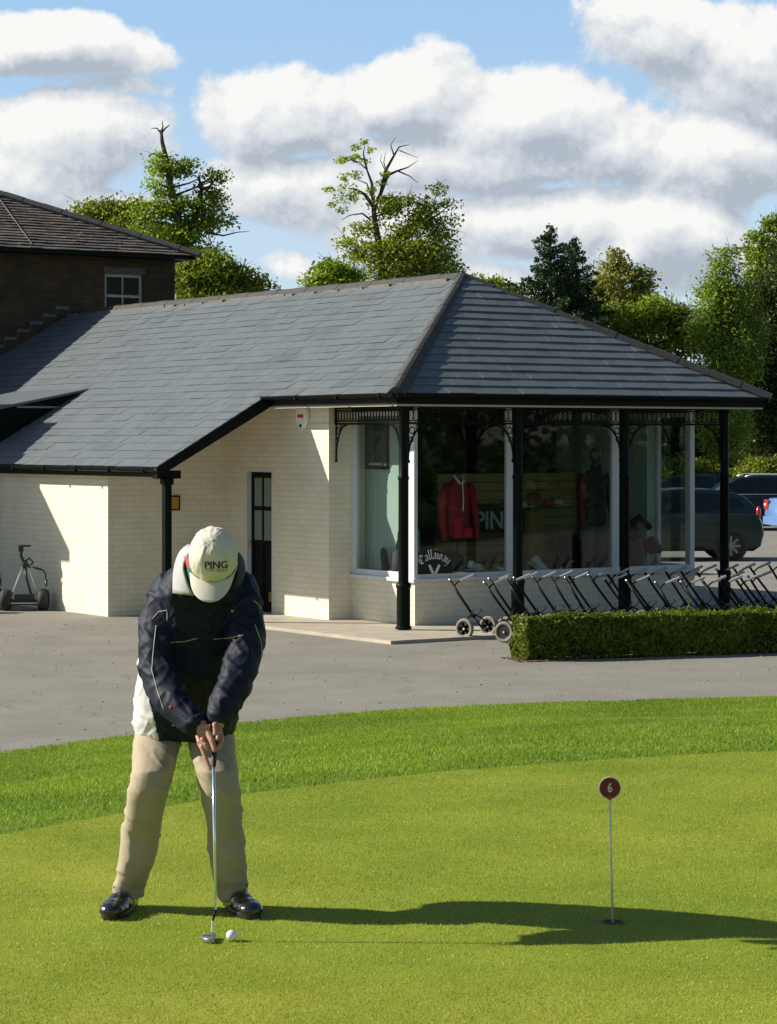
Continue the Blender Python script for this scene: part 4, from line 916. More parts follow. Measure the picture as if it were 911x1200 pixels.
# ------------------------------------------------------------ golf trolleys in a row
def make_trolley():
    e = empty('golf_trolley'); AX = .26
    for sx in (-1, 1):
        w = MB().ring((sx*AX,0,.13), (1,0,0), .088, .13, .026, 28).build('wheel', MT['worn_rubber'], e, smooth='all')
        h = MB().ring((sx*AX,0,.13), (1,0,0), .076, .090, .014, 24, 0)
        for k in range(5):
            a = 2*math.pi*k/5; dr = Vector((0, math.cos(a), math.sin(a))); h.obox(Vector((sx*AX,0,.13))+dr*.045, (.010,0,0), dr*.038, dr.cross(Vector((1,0,0)))*.020)
        h.cyl((sx*AX-.010,0,.13),(sx*AX+.010,0,.13),.082,20)
        h.cyl((sx*AX-.022,0,.13),(sx*AX+.022,0,.13),.024,12); h.build('rim', MT['plastic'], w, smooth=True)
        MB().cyl((sx*AX-.025,0,.13),(sx*AX+.025,0,.13),.012,8).build('hub_cap', MT['silver'], w)
    q = MB(); q.tube([(-AX+.03,0,.13),(-.22,.02,.19),(-.15,.04,.245),(-.06,.05,.275),(.06,.05,.275),(.15,.04,.245),(.22,.02,.19),(AX-.03,0,.13)], .010, 8); q.build('axle_frame', MT['darkmetal'], e, smooth='all')
    q = MB(); q.tube([(0,.05,.275),(0,.26,.52),(0,.40,.70)], .0165, 8).ball((0,.05,.275),.03,10,6); q.tube([(0,.05,.275),(0,-.08,.13)], .012, 8); q.build('main_tube', MT['darkmetal'], e, smooth='all')
    q = MB(); q.tube([(-.08,.0,.36),(-.10,-.02,.34),(-.09,.04,.29),(0,.05,.275),(.09,.04,.29),(.10,-.02,.34),(.08,.0,.36)], .006, 6); q.build('bag_cradle', MT['darkmetal'], e, smooth='all')
    MB().ball((0,.41,.71), (.018,.022,.018), 10, 6).build('end_cap', MT['metal'], e, smooth='all')
    q = MB(); q.tube([(0,.345,.635),(.035,.33,.672),(.06,.30,.70)], .010, 6); q.build('handle_stem', MT['darkmetal'], e, smooth='all')
    MB().tube([(.06,.30,.70),(.165,.165,.775)], [.0145,.0175], 8).build('grip', MT['gripsheen'], e, smooth=True)
    return e
MT['gripsheen'] = mat('glossy_grip', (.34,.34,.34), .18, 0, coat=1.0, spec=1.0)
TG = 'golf trolleys parked in a row beside the hedge'
proto = make_trolley()
rowA = [(i, 1.10+3.95*i/15+.02*math.sin(i*5), 30.55+2.9*i/15+.05*math.cos(i*3)) for i in range(16)]
spots = [(x_, y_, 0) for _, x_, y_ in rowA]
spots[1] = (1.57, 30.2, .0)
spots += [(1.80,30.75,-.1),(3.62,30.15,.0),(3.95,30.2,.05),(4.22,30.35,-.03),(4.48,30.5,.04),(4.74,30.6,0),(5.35,33.9,.1),(5.6,34.2,.0),(2.55,31.1,-.12),(3.12,31.0,.08),(3.30,30.5,-.05),(4.05,31.6,.1),(4.62,31.5,-.08),(4.98,31.4,.06)]
tl = ['first golf trolley of the row, standing furthest left and clear of the hedge','second golf trolley, its near wheel touching the left end of the hedge']
ords = ['third','fourth','fifth','sixth','seventh','eighth','ninth','tenth','eleventh','twelfth','thirteenth','fourteenth','fifteenth','sixteenth']
for i, (x_, y_, da) in enumerate(spots):
    e = proto if i == 0 else copy_tree(proto)
    e.location = (x_, y_, ZA); e.rotation_euler = (0, 0, math.atan2(.80,.60)+da+.10*math.sin(i*7.3)+.05*math.sin(i*2.1)); e.location.x += .03*math.sin(i*4.7); e.location.y += .06*math.cos(i*3.9)
    if i < 2: lab = tl[i]
    elif i < 16: lab = ords[i-2]+' golf trolley from the left in the long back row'
    elif i == 16: lab = 'golf trolley squeezed behind the left end of the hedge'
    elif i < 22: lab = ['first','second','third','fourth','fifth'][i-17]+' golf trolley from the left in the short front row behind the hedge'
    else: lab = ['golf trolley set apart furthest right behind the last column', 'golf trolley at the far right end of all the rows', 'golf trolley pushed in between the back row and the second column', 'golf trolley pushed in just left of the third column', 'golf trolley just ahead of the back row, right of the third column', 'golf trolley pushed in below the right end of the window sill', 'golf trolley pushed in just left of the end column', 'golf trolley pushed in just right of the end column'][i-22]
    tag(e, lab, 'golf trolley', TG)

# ------------------------------------------------------------ electric trolleys by the left wall
def make_electric():
    e = empty('electric_trolley')
    for sx in (-1,1):
        w = MB().ring((sx*.27,0,.155), (1,0,0), .09, .155, .075, 28).build('wheel', MT['rubber'], e, smooth='all')
        MB().cyl((sx*.27-.03,0,.14),(sx*.27+.03,0,.14),.09,20).build('rim', MT['darkmetal'], w)
    q = MB(); q.box(-.2,.2,-.06,.12,.08,.16).box(-.14,.14,-.10,.05,.16,.24).tube([(-.24,0,.14),(.24,0,.14)],.018,8); q.build('motor_housing', MT['plastic'], e, bevel=.02)
    MB().box(-.17,.17,.121,.14,.10,.12).box(-.2,.2,-.085,-.062,.105,.118).build('trim_bar', MT['silver'], e)
    MB().tube([(-.2,-.02,.17),(-.05,.05,.60),(-.01,.06,.70)], .013, 8).build('frame_tube', MT['silver'], e, smooth='all')
    MB().tube([(.2,-.02,.17),(.05,.05,.60),(.01,.06,.70)], .013, 8).build('frame_tube', MT['silver'], e, smooth='all')
    MB().tube([(.12,-.04,.16),(.03,.0,.45),(0,.04,.64)], [.014,.022,.016], 8).build('battery_cable', MT['plastic'], e, smooth='all')
    q = MB(); q.ball((0,.05,.66),(.045,.04,.07),10,8).tube([(0,.05,.66),(-.06,.05,.80),(-.05,.04,.88)], .022, 8).tube([(.0,.05,.70),(.06,.04,.76),(.12,.03,.70),(.06,.03,.62)], .014, 8); q.build('hinge', MT['plastic'], e, smooth='all')
    MB().obox((-.055,.02,.90),(.035,0,0),(0,.03,0),(0,0,.045)).obox((.0,.02,.935),(.085,0,0),(0,.014,0),(0,0,.013)).build('handle', MT['plastic'], e, bevel=.005)
    q = MB(); q.tube([(.04,.04,.66),(.15,-.02,.62),(.26,-.05,.59),(.30,-.05,.55),(.315,-.05,.35)], [.014,.018,.014,.012,.012], 8).tube([(.315,-.05,.45),(.31,-.05,.28)], .018, 8); q.build('bag_strap', MT['plastic'], e, smooth='all')
    MB().obox((.315,-.068,.33),(.012,0,0),(0,.003,0),(0,0,.02)).build('buckle', mat('buckle_yellow', (.45,.42,.05), .5), e)
    return e
el = make_electric(); el.location = (-5.27, 35.6, ZA); el.rotation_euler = (0,0,.05)
tag(el, 'electric golf trolley with pale tube frame and fat black wheels against the white wall', 'golf trolley', 'electric golf trolleys by the wall')
e2 = copy_tree(el); e2.location = (-5.97, 35.75, ZA); e2.rotation_euler = (0,0,.25); e2['label'] = 'electric golf trolley cut off by the left edge of the photo'
hb2 = tag(empty('golf_bag', (-5.95, 35.1, ZA), .3), 'low black golf bag on the ground at the left edge', 'bag')
MB().tube([(-.3,0,.16),(-.2,0,.2),(.2,0,.18),(.3,0,.1)], [.10,.17,.15,.04], 12).build('body', darkc, hb2, smooth='all')
MB().tube([(-.1,-.1,.32),(0,-.15,.38),(.1,-.1,.3)], .02, 6).build('strap', darkc, hb2)

# ------------------------------------------------------------ cars
def car(name, lab, loc, rz, prof, glassprof, wins, L_, Wd, wheels, paint, wr=.31, extras=None, hub=None):
    e = empty(name, loc, rz); tag(e, lab, 'car')
    def loft(poly, wlist):      # poly: side outline; wlist: (offset across, inset)
        M_ = MB(); vs = []; n = len(poly); cx_ = sum(p[0] for p in poly)/n; cz_ = sum(p[1] for p in poly)/n
        for (y, sc_) in wlist:
            for p in poly: vs.append((cx_+(p[0]-cx_)*sc_, y, cz_+(p[1]-cz_)*sc_))
        fs = [tuple(range(n))[::-1], tuple(range((len(wlist)-1)*n, len(wlist)*n))]
        for i in range(len(wlist)-1): fs += [(i*n+k, i*n+(k+1)%n, (i+1)*n+(k+1)%n, (i+1)*n+k) for k in range(n)]
        return M_.add(vs, fs)
    h = Wd/2
    b = loft(prof, [(-h,.94),(-h+.03,.985),(-h+.10,1),(h-.10,1),(h-.03,.985),(h,.94)]).build('body', paint, e, smooth=True)
    g = MB(); n = len(glassprof); zb = min(p[1] for p in glassprof); zt = max(p[1] for p in glassprof)
    vs = []
    for (k_, sc_) in ((-1,.97),(-.96,1),(.96,1),(1,.97)):
        for p in glassprof: f_ = (p[1]-zb)/(zt-zb); vs.append((p[0], k_*(h-.05-.14*f_), zb+(p[1]-zb)*sc_))
    fs = [tuple(range(n))[::-1], tuple(range(3*n,4*n))]+[(i*n+k,i*n+(k+1)%n,(i+1)*n+(k+1)%n,(i+1)*n+k) for i in range(3) for k in range(n)]
    g.add(vs, fs).build('cabin', paint, e, smooth=True)
    for poly in wins:
        for sgn in (-1,1):
            V_ = []
            for (x_, z_) in poly: f_ = (z_-zb)/(zt-zb); V_.append((x_, sgn*(h-.05-.14*f_+.006), z_))
            q = MB(); m_ = len(V_); q.add(V_+[(a, b_-sgn*.01, c) for a, b_, c in V_], [tuple(range(m_)), tuple(range(m_,2*m_))[::-1]]+[(i,(i+1)%m_,m_+(i+1)%m_,m_+i) for i in range(m_)])
            q.build('side_window', MT['dark_glass'], e)
    for x_ in wheels:
        for sgn in (-1,1):
            y_ = sgn*(h-.10); y_ = sgn*(h-.075); w = MB().ring((x_,y_,wr), (0,1,0), wr*.62, wr, .10, 32).build('wheel', MT['rubber'], e, smooth='all')
            q = MB().cyl((x_,y_-sgn*.02,wr),(x_,y_+sgn*.02,wr),wr*.3,16); nsp = 8
            for k in range(nsp):
                a = 2*math.pi*k/nsp; dr = Vector((math.cos(a),0,math.sin(a))); q.obox(Vector((x_,y_+sgn*.085,wr))+dr*wr*.36, dr*wr*.30, Vector((0,.012,0)), dr.cross(Vector((0,1,0)))*wr*.07)
            q.cyl((x_,y_+sgn*.07,wr),(x_,y_+sgn*.10,wr),wr*.13,14); q.build('rim', hub or MT['alloy'], w)
            MB().cyl((x_,y_-sgn*.03,wr),(x_,y_+sgn*.05,wr),wr*.62,24).build('brake_disc', MT['darkmetal'], w)
            MB().cyl((x_, sgn*(h-.20), wr+.02), (x_, sgn*(h+.006), wr+.02), wr*1.13, 28).build('wheel_arch', MT['plastic'], e)
    return e
MT['alloy'] = mat('dull_alloy', (.25,.25,.22), .4, .5)
MT['dark_glass'] = mat('tinted_glass', (.006,.009,.010), .08, spec=.4)
def paintm(n, c): return mat(n, c, .3, .1, coat=.35, spec=.4)
teal = paintm('teal_car_paint', (.006,.026,.030)); navy = paintm('navy_car_paint', (.005,.008,.016)); blue = paintm('blue_car_paint', (.14,.28,.56))
hatch_p = [(-2.05,.30),(-2.08,.55),(-1.98,.72),(-1.6,.86),(-1.15,.96),(1.75,.98),(1.98,.96),(2.08,.80),(2.12,.55),(2.05,.30),(1.9,.2),(-1.9,.2)]
hatch_g = [(-1.35,.90),(-.95,1.15),(-.5,1.34),(.0,1.44),(.5,1.48),(1.1,1.46),(1.5,1.40),(1.72,1.32),(1.93,1.12),(2.0,.92)]
hatch_w = [[(-1.15,.97),(-.80,1.18),(-.42,1.34),(-.1,1.385),(-.1,.99)],[(-.03,.99),(-.03,1.39),(.55,1.405),(.62,1.0)],[(.69,1.0),(.64,1.40),(1.15,1.37),(1.60,1.27),(1.72,1.10),(1.3,1.04)]]
c1_ = car('hatchback_car', 'dark teal rounded hatchback parked just beyond the shop with a red rear lamp', (5.55, 51.0, ZA), .02, hatch_p, hatch_g, hatch_w, 4.2, 1.75, (-1.35,1.42), teal)
for sgn in (-1,1): MB().ball((2.0, sgn*.76, .98), (.06,.09,.14), 10, 8).build('tail_lamp', mat('lamp_red', (.5,.02,.03), .2, coat=1), c1_, smooth='all')
for a in (.05, .66):
    for sgn in (-1,): MB().obox((a+.45, sgn*.872, .86), (.09,0,0), (0,.012,0), (0,0,.014)).build('door_handle', MT['plastic'], c1_)
MB().box(-1.05,1.05,-.885,-.872,.40,.44).build('side_strip', MT['plastic'], c1_)
MB().obox((-.95,-.93,1.03),(.09,0,0),(0,.06,0),(0,0,.06)).build('wing_mirror', teal, c1_, bevel=.02)
est_p = [(-2.35,.32),(-2.38,.62),(-2.25,.80),(-1.3,.95),(2.25,1.0),(2.38,.9),(2.40,.5),(2.3,.3),(2.1,.22),(-2.1,.22)]
est_g = [(-1.35,.93),(-.75,1.30),(-.45,1.44),(.2,1.50),(1.6,1.48),(2.05,1.42),(2.3,.98)]
est_w = [[(-1.12,1.0),(-.65,1.30),(-.42,1.38),(-.1,1.41),(-.1,1.02)],[(-.02,1.02),(-.02,1.415),(.75,1.43),(.75,1.03)],[(.83,1.03),(.83,1.43),(1.75,1.40),(2.02,1.08)]]
c2_ = car('estate_car', 'long navy estate car with silver roof rails behind the teal hatchback', (10.05, 68.0, ZA), .03, est_p, est_g, est_w, 4.7, 1.85, (-1.45,1.5), navy, .33)
for sgn in (-1,1): MB().tube([(-.3,sgn*.66,1.47),(-.1,sgn*.66,1.53),(1.7,sgn*.66,1.52),(1.9,sgn*.66,1.46)], .018, 6).build('roof_rail', MT['silver'], c2_, smooth='all')
for sgn in (-1,): MB().box(-1.1,2.1,sgn*.90-.006,sgn*.90+.006,.985,1.0).build('window_trim', MT['silver'], c2_)
MB().obox((-.95,-.98,1.06),(.09,0,0),(0,.06,0),(0,0,.06)).build('wing_mirror', navy, c2_, bevel=.02)
c3_ = car('saloon_car', 'dark green blue car seen only through the shop glass behind the hatchback', (8.6, 71.5, ZA), .0, est_p, est_g, est_w, 4.7, 1.8, (-1.45,1.5), teal, .33)
c4_ = car('blue_car', 'light metallic blue car with red and clear rear lamps at the right edge', (12.0, 63.5, ZA), math.pi+.12, hatch_p, [(-1.35,.90),(-.95,1.15),(-.5,1.34),(.0,1.42),(.6,1.42),(1.1,1.3),(1.5,.92)], [hatch_w[0],hatch_w[1]], 4.2, 1.78, (-1.35,1.30), blue)
for sgn in (-1,1):
    MB().obox((2.10, sgn*.68, .80), (.03,0,0), (0,.16,0), (0,0,.13)).build('tail_lamp', mat('lamp_red_b', (.6,.03,.04), .2, coat=1), c4_, bevel=.02)
    MB().obox((2.135, sgn*.68, .80), (.01,0,0), (0,.10,0), (0,0,.03)).build('lamp_lens', MT['silver'], c4_)
MB().box(2.10,2.17,-.8,.8,.28,.50).build('bumper', blue, c4_, bevel=.03)
# ------------------------------------------------------------ the golfer
def blob(mbs, voxel, smooth=3, name='b'):
    """union of closed shapes -> one continuous surface (vertices, faces as mesh)"""
    me = mbs.mesh(name); o = bpy.data.objects.new(name, me); COL.objects.link(o)
    r_ = o.modifiers.new('r', 'REMESH'); r_.mode = 'VOXEL'; r_.voxel_size = voxel; r_.adaptivity = 0
    if smooth: s_ = o.modifiers.new('s', 'SMOOTH'); s_.factor = .5; s_.iterations = smooth
    dg = bpy.context.evaluated_depsgraph_get(); out = bpy.data.meshes.new_from_object(o.evaluated_get(dg))
    bpy.data.objects.remove(o); bpy.data.meshes.remove(me)
    out.polygons.foreach_set('use_smooth', [True]*len(out.polygons)); return out
def co_of(me): a = np.empty(len(me.vertices)*3, 'f'); me.vertices.foreach_get('co', a); return a.reshape(-1,3)
def set_co(me, a): me.vertices.foreach_set('co', np.asarray(a, 'f').ravel()); me.update()
def nrm_of(me): a = np.empty(len(me.vertices)*3, 'f'); me.vertices.foreach_get('normal', a); return a.reshape(-1,3)
def ridged(p, f, seed=0):
    q = Vector((p[0]*f[0]+seed, p[1]*f[1], p[2]*f[2])); return 1-2*abs(noise.noise(q))
def displace(me, fn):
    c = co_of(me); n = nrm_of(me); d_ = np.array([fn(p) for p in c]); set_co(me, c+n*d_[:,None])
PB = Vector((-.75, 9.42, ZG))
def person_part(name, me, m, parent):
    c = co_of(me)-np.array(PB); set_co(me, c); return link(name, me, m, parent)
def T_(mb, pts, rs, seg=12):     # tapered limb with round ends
    P_ = [at(*p) for p in pts]; mb.tube(P_, rs, seg); mb.ball(P_[0], rs[0], seg, 8); mb.ball(P_[-1], rs[-1], seg, 8); return mb
def ell(mb, pr, seg=24):         # stacked ellipse rings (py, cx, half width px, d, depth radius)
    vs = []; fs = []
    for (py, cx_, hw, d_, dr) in pr:
        c = at(cx_, py, d_); rx = hw*d_/F
        for k in range(seg):
            a = 2*math.pi*k/seg; ca, sa = math.cos(a), math.sin(a); e = .85
            vs.append((c.x+rx*math.copysign(abs(ca)**e, ca), c.y+dr*math.copysign(abs(sa)**e, sa), c.z))
    for i in range(len(pr)-1):
        for k in range(seg): fs.append((i*seg+k, i*seg+(k+1)%seg, (i+1)*seg+(k+1)%seg, (i+1)*seg+k))
    fs.append(tuple(range(seg))[::-1]); fs.append(tuple(range((len(pr)-1)*seg, len(pr)*seg))); return mb.add(vs, fs)
skin = mat('skin', (.42,.22,.15), .5, var=.12, vscale=60, bump=.15, bscale=300)
skin.node_tree.nodes['Principled BSDF'].inputs['Subsurface Weight'].default_value = .08
HC_ = at(250, 652, 9.05); HRm = Matrix.Rotation(R(4), 3, 'Y') @ Matrix.Rotation(R(55), 3, 'X')
def hl_(x, y, z): return HC_ + HRm @ Vector((x, y, z))
b = MB()
b.ball(hl_(0,.0,-.01), (.076,.095,.10), 20, 14, rot=HRm); b.ball(hl_(0,-.03,-.085), (.056,.062,.06), 16, 12, rot=HRm); b.ball(hl_(0,-.062,-.125), (.028,.022,.022), 12, 8)
b.tube([hl_(0,-.09,-.03), hl_(0,-.112,-.07), hl_(0,-.098,-.082)], [.009,.014,.009], 8)
for sx in (-1,1):
    b.ball(hl_(sx*.079,.01,-.05), (.011,.022,.033), 10, 8, rot=HRm); b.ball(hl_(sx*.03,-.083,-.035), (.015,.010,.012), 10, 8); b.ball(hl_(sx*.026,-.07,-.02), (.02,.012,.008), 8, 6)
b.tube([hl_(-.022,-.088,-.102), hl_(0,-.096,-.10), hl_(.022,-.088,-.102)], .006, 6)
b.tube([hl_(0,.03,-.07), hl_(0,.075,-.14), at(240,672,9.30)], [.058,.058,.075], 14)
ell(b, [(850,217,48,9.62,.11),(800,221,48,9.60,.11),(750,228,48,9.54,.11),(705,235,44,9.42,.10),(684,240,34,9.33,.08),(662,243,26,9.27,.07)])
T_(b, [(204,697,9.34),(187,735,9.27),(184,780,9.20),(196,818,9.1),(233,850,9.0)], [.055,.05,.045,.04,.028])
T_(b, [(276,696,9.32),(286,730,9.25),(286,765,9.18),(277,805,9.1),(257,846,9.0)], [.055,.05,.045,.04,.028])
T_(b, [(193,830,9.60),(176,925,9.38),(152,1046,9.52)], [.08,.055,.036]); T_(b, [(240,830,9.60),(257,925,9.38),(271,1046,9.52)], [.08,.055,.036])
for (x0, x1, h0, h1) in ((154,131,9.56,9.24),(267,291,9.56,9.26)):
    h = at(x0,1060,h0); h.z = ZG; t = at(x1,1060,h1); t.z = ZG; d_ = (t-h).normalized(); b.tube([h+d_*.06+Vector((0,0,.085)), h+d_*.05+Vector((0,0,.05)), h+d_*.20+Vector((0,0,.038)), h+d_*.23+Vector((0,0,.034))], [.03,.028,.018,.012], 10)
bodyb = b; b = MB(); b.ball(at(233,849,9.0), .028, 12, 8).ball(at(257,844,9.0), .028, 12, 8)
# right hand (left in the picture): back of the palm, thumb down the grip, forefinger along it, three curled round
b.obox(at(239,860,8.985), Vector((.020,-.006,.0)), Vector((0,.013,0)), Vector((.006,-.003,.036)))
b.ball(at(236,852,8.995), (.026,.024,.03), 12, 8)
T_(b, [(244,858,8.97),(248.5,868,8.95),(251.5,879,8.935)], [.0135,.012,.009], 10)
T_(b, [(237.5,867,8.965),(236.5,876,8.95),(241,888,8.935),(246.3,901,8.925)], [.0105,.0095,.0085,.0068], 10)
for i in range(3):
    T_(b, [(236.5-i*.3,857+i*4.6,9.0),(231.6+i*1.2,862.5+i*4.8,8.985),(233.5+i*1.2,869+i*3.4,8.96),(241+i*.8,873+i*2.5,8.945)], [.0095,.0092,.0085,.0075], 10)
# left hand above and behind
b.obox(at(255,855,9.01), Vector((.018,0,.0)), Vector((0,.013,0)), Vector((-.002,0,.034)))
T_(b, [(257,853,9.0),(259.5,863,8.985),(258.3,871,8.965),(254.5,877,8.95)], [.0105,.0092,.0085,.0075], 10)
T_(b, [(256.5,850,8.985),(256.8,859,8.965),(255,866,8.95)], [.0105,.0095,.008], 10)
T_(b, [(258,858,9.01),(260,868,9.0),(257,876,8.985)], [.0095,.0088,.0075], 10)
T_(b, [(252,850,8.975),(252.5,860,8.96)], [.012,.010], 10)
hand_me = blob(b, .0015, 2); body = blob(bodyb, .0036, 2)
bm = bmesh.new(); bm.from_mesh(body); bm.from_mesh(hand_me); bm.to_mesh(body); bm.free(); body.polygons.foreach_set('use_smooth', [True]*len(body.polygons))
person = person_part('person', body, skin, None); person.location = PB
tag(person, 'elderly golfer bent over his putt in navy jacket, beige trousers and cream cap', 'person')
# trousers
tro = mat('beige_twill', (.37,.31,.215), .8, var=.07, vscale=5, bump=.45, bscale=11, bdist=.012)
b = MB()
ell(b, [(1052,151,17.5,9.50,.072),(1040,152,17.5,9.50,.074),(1028,154.5,18.5,9.48,.078),(1005,161.5,22,9.46,.088),(980,165,23,9.45,.092),(955,168.5,23,9.41,.098),(925,174,23.5,9.38,.11),(900,179.5,24.5,9.40,.125),(875,184,27,9.49,.125),(850,187,28,9.565,.11),(800,197,26,9.58,.11)])
ell(b, [(1053,274,16.5,9.50,.072),(1040,272.5,18,9.50,.074),(1028,270,20,9.48,.078),(1005,267,20.5,9.46,.088),(980,264.5,21,9.45,.092),(955,262,21.5,9.41,.098),(925,258,23,9.38,.11),(900,253.5,24.5,9.40,.125),(875,249,27,9.49,.125),(850,245,27,9.565,.11),(800,238,26,9.58,.11)])
ell(b, [(858,215,38,9.57,.10),(840,217,48,9.57,.11),(800,218,44,9.57,.11)])
me = blob(b, .006, 3)
def fold_t(p):
    z = p[2]-ZG; k = math.exp(-((z-.28)/.22)**2)*.6+.45
    w = noise.noise(Vector((p[0]*7, p[1]*7, z*16+p[0]*14)))
    r2_ = ridged((p[0], p[1], z+p[0]*.7), (5, 5, 13), 3)
    hem = math.exp(-((z-.07)/.05)**2)*noise.noise(Vector((p[0]*24, p[1]*24, z*6)))*.007
    crease = .006*math.exp(-(((abs(p[0]+.75)-.0))/9)**2)*0
    return .006*w*k + .006*max(0, r2_-.62)/.38*k + hem + .003*noise.noise(Vector((p[0]*3, p[1]*3, z*3)))
displace(me, fold_t); person_part('trousers', me, tro, person)
# jacket
navy_c = mat('navy_jacket', (.006,.010,.026), .62, var=.15, vscale=5, bump=.3, bscale=24, spec=.25, bdist=.01)
panel_c = mat('pale_jacket_panel', (.60,.59,.62), .7, var=.06, vscale=10, bump=.12, bscale=350)
b = MB()
ell(b, [(863,217,54,9.58,.185),(856,217,59,9.57,.20),(835,218,60,9.55,.215),(800,221,61,9.50,.23),(760,226,60,9.45,.225),(720,232,60,9.39,.20),(695,236,57,9.33,.17),(674,240,46,9.29,.135),(658,243,35,9.26,.10),(648,244,22,9.21,.08)])
T_(b, [(199,693,9.32),(187,735,9.27),(184,782,9.20),(199,820,9.10),(226,846,9.02)], [.076,.075,.068,.062,.050], 16)
T_(b, [(280,693,9.30),(287,730,9.25),(287,766,9.18),(274,806,9.1),(258,838,9.02)], [.076,.072,.068,.062,.050], 16)
me = blob(b, .007, 5)
def fold_j(p):
    w = noise.noise(Vector((p[0]*5+2, p[1]*5, p[2]*4+p[0]*3)))*.005
    k = ridged((p[0]+p[2]*.5, p[1], p[2]), (7, 5, 6), 9); k2 = ridged((p[0], p[1], p[2]+p[0]*.9), (9, 6, 14), 21)
    up = 1 if p[2] > 1.5 else .8
    k3 = ridged((p[0]-p[2]*.6, p[1], p[2]), (16, 10, 11), 31)
    return w + .006*max(0, k-.65)/.35 + .006*max(0, k2-.66)/.34*up + .0035*max(0, k3-.6)/.4
displace(me, fold_j)
me.materials.append(navy_c); me.materials.append(panel_c)
mi = np.zeros(len(me.polygons), 'i')
for i, p in enumerate(me.polygons):
    c = p.center; px = CX+F*c.x/c.y; py = HOR+F*(HC-c.z)/c.y
    if c.y > 9.30 and py > 772 and px < 160+(py-762)*.25 and c.y < 9.75: mi[i] = 1
bvh_j = BVHTree.FromPolygons([v.co for v in me.vertices], [tuple(p.vertices) for p in me.polygons])
me.polygons.foreach_set('material_index', mi)
jk = bpy.data.objects.new('jacket', me); COL.objects.link(jk); set_co(me, co_of(me)-np.array(PB)); jk.parent = person
CAMP = Vector((0,0,HC))
def proj(px, py, bvh, off=.002, d0=9.0, back=0):
    dr = (at(px, py, 9.0)-CAMP).normalized(); h = bvh.ray_cast(CAMP, dr)
    if h[0] is None: return None
    return h[0]-dr*off+h[1]*off*.3
def piping(name, pts, bvh, r, m, parent, off=.0005):
    dens_ = []
    for p, q in zip(pts[:-1], pts[1:]):
        n = max(2, int(math.dist(p, q)/3)); dens_ += [(p[0]+(q[0]-p[0])*k/n, p[1]+(q[1]-p[1])*k/n) for k in range(n)]
    dens_.append(pts[-1]); P_ = [proj(x_, y_, bvh, off) for x_, y_ in dens_]; P_ = [p-PB for p in P_ if p is not None]
    for i in range(1, len(P_)-1):
        if (P_[i]-P_[i-1]).length > .05: P_[i] = P_[i-1].lerp(P_[i+1], .5)
    return MB().tube(P_, r, 6).build(name, m, parent, smooth='all')
pipe = mat('pale_piping', (.50,.48,.22), .6); pipw = mat('white_piping', (.5,.5,.46), .6)
for nm, pts, m_ in (('piping', [(200,753),(216,752),(232,748)], pipe), ('piping', [(250,749),(268,748),(286,744)], pipe),
    ('piping', [(183,733),(180,760),(178,785),(184,808),(192,832)], pipw), ('piping', [(179,725),(186,717),(196,715),(196,728)], pipw),
    ('piping', [(299,732),(306,752),(307,768),(304,782)], pipe), ('piping', [(297,704),(303,708),(306,714)], pipe)):
    piping(nm, pts, bvh_j, .0016, m_, jk)
piping('zip', [(246,704),(245,750),(243,800),(238,838)], bvh_j, .0022, mat('dark_zip', (.004,.005,.008), .4), jk)
for nm, (x_, y_), r_, m_ in (('emblem', (272.5,716), .006, mat('gold_thread', (.45,.35,.10), .5)), ('sleeve_tag', (201,829), .009, mat('red_tag', (.35,.04,.03), .6)), ('cord_end', (203,850), .006, pipw)):
    p = proj(x_, y_, bvh_j, .001)
    if p: MB().ball(p-PB, (r_, r_*.4, r_*(.9 if nm != 'cord_end' else .4)), 8, 6).build(nm, m_, jk, smooth='all')
# hem and cuffs
for (c, r_, d_) in ((at(229,847,9.01), .047, Vector((.5,-.35,-.75))), (at(257,840,9.01), .047, Vector((-.35,-.35,-.85)))):
    M_ = MB(); M_.ring(c-PB, d_, .030, r_, .016, 20); M_.build('cuff', navy_c, jk, smooth='all')
# collar standing open at the picture's left with green lining
def strip(name, L0, L1, m, parent, thick=.005, n=10):
    def cr(P_, t):
        t *= len(P_)-1; i = min(int(t), len(P_)-2); f_ = t-i; p = [P_[max(0,i-1)], P_[i], P_[i+1], P_[min(len(P_)-1,i+2)]]
        return .5*((2*p[1])+(p[2]-p[0])*f_+(2*p[0]-5*p[1]+4*p[2]-p[3])*f_*f_+(3*p[1]-p[0]-3*p[2]+p[3])*f_**3)
    A = [at(*p) for p in L0]; B = [at(*p) for p in L1]; vs = []; fs = []; mm = 6
    for i in range(n+1):
        a, b_ = cr(A, i/n), cr(B, i/n)
        for j in range(mm+1):
            q = a.lerp(b_, j/mm); q = q+Vector((0,-.010*math.sin(math.pi*j/mm),0)); q.z += .0025*noise.noise(q*25); vs.append(q-PB)
    for i in range(n):
        for j in range(mm): a_ = i*(mm+1)+j; fs.append((a_, a_+1, a_+mm+2, a_+mm+1))
    me = bpy.data.meshes.new(name); me.from_pydata(vs, [], fs); me.polygons.foreach_set('use_smooth', [True]*len(fs)); o = link(name, me, m, parent)
    s_ = o.modifiers.new('t', 'SOLIDIFY'); s_.thickness = thick; s_.offset = 0; return o
strip('collar', [(222,638,9.17),(211,647,9.16),(204,668,9.15),(203,695,9.12)], [(226,644,9.10),(215,662,9.07),(219,682,9.05),(228,698,9.06)], mat('collar_cloth', (.42,.42,.43), .75, var=.05, vscale=30), jk, .006)
strip('collar', [(262,640,9.17),(282,650,9.18),(287,670,9.2),(280,688,9.15)], [(262,648,9.14),(275,656,9.12),(277,674,9.11),(270,690,9.1)], navy_c, jk, .006)
strip('collar_lining', [(221,643,9.14),(216,656,9.12),(217,672,9.10),(222,686,9.09)], [(229,646,9.08),(225,658,9.04),(226,674,9.03),(230,692,9.05)], mat('green_lining', (.015,.14,.10), .7), jk, .004)
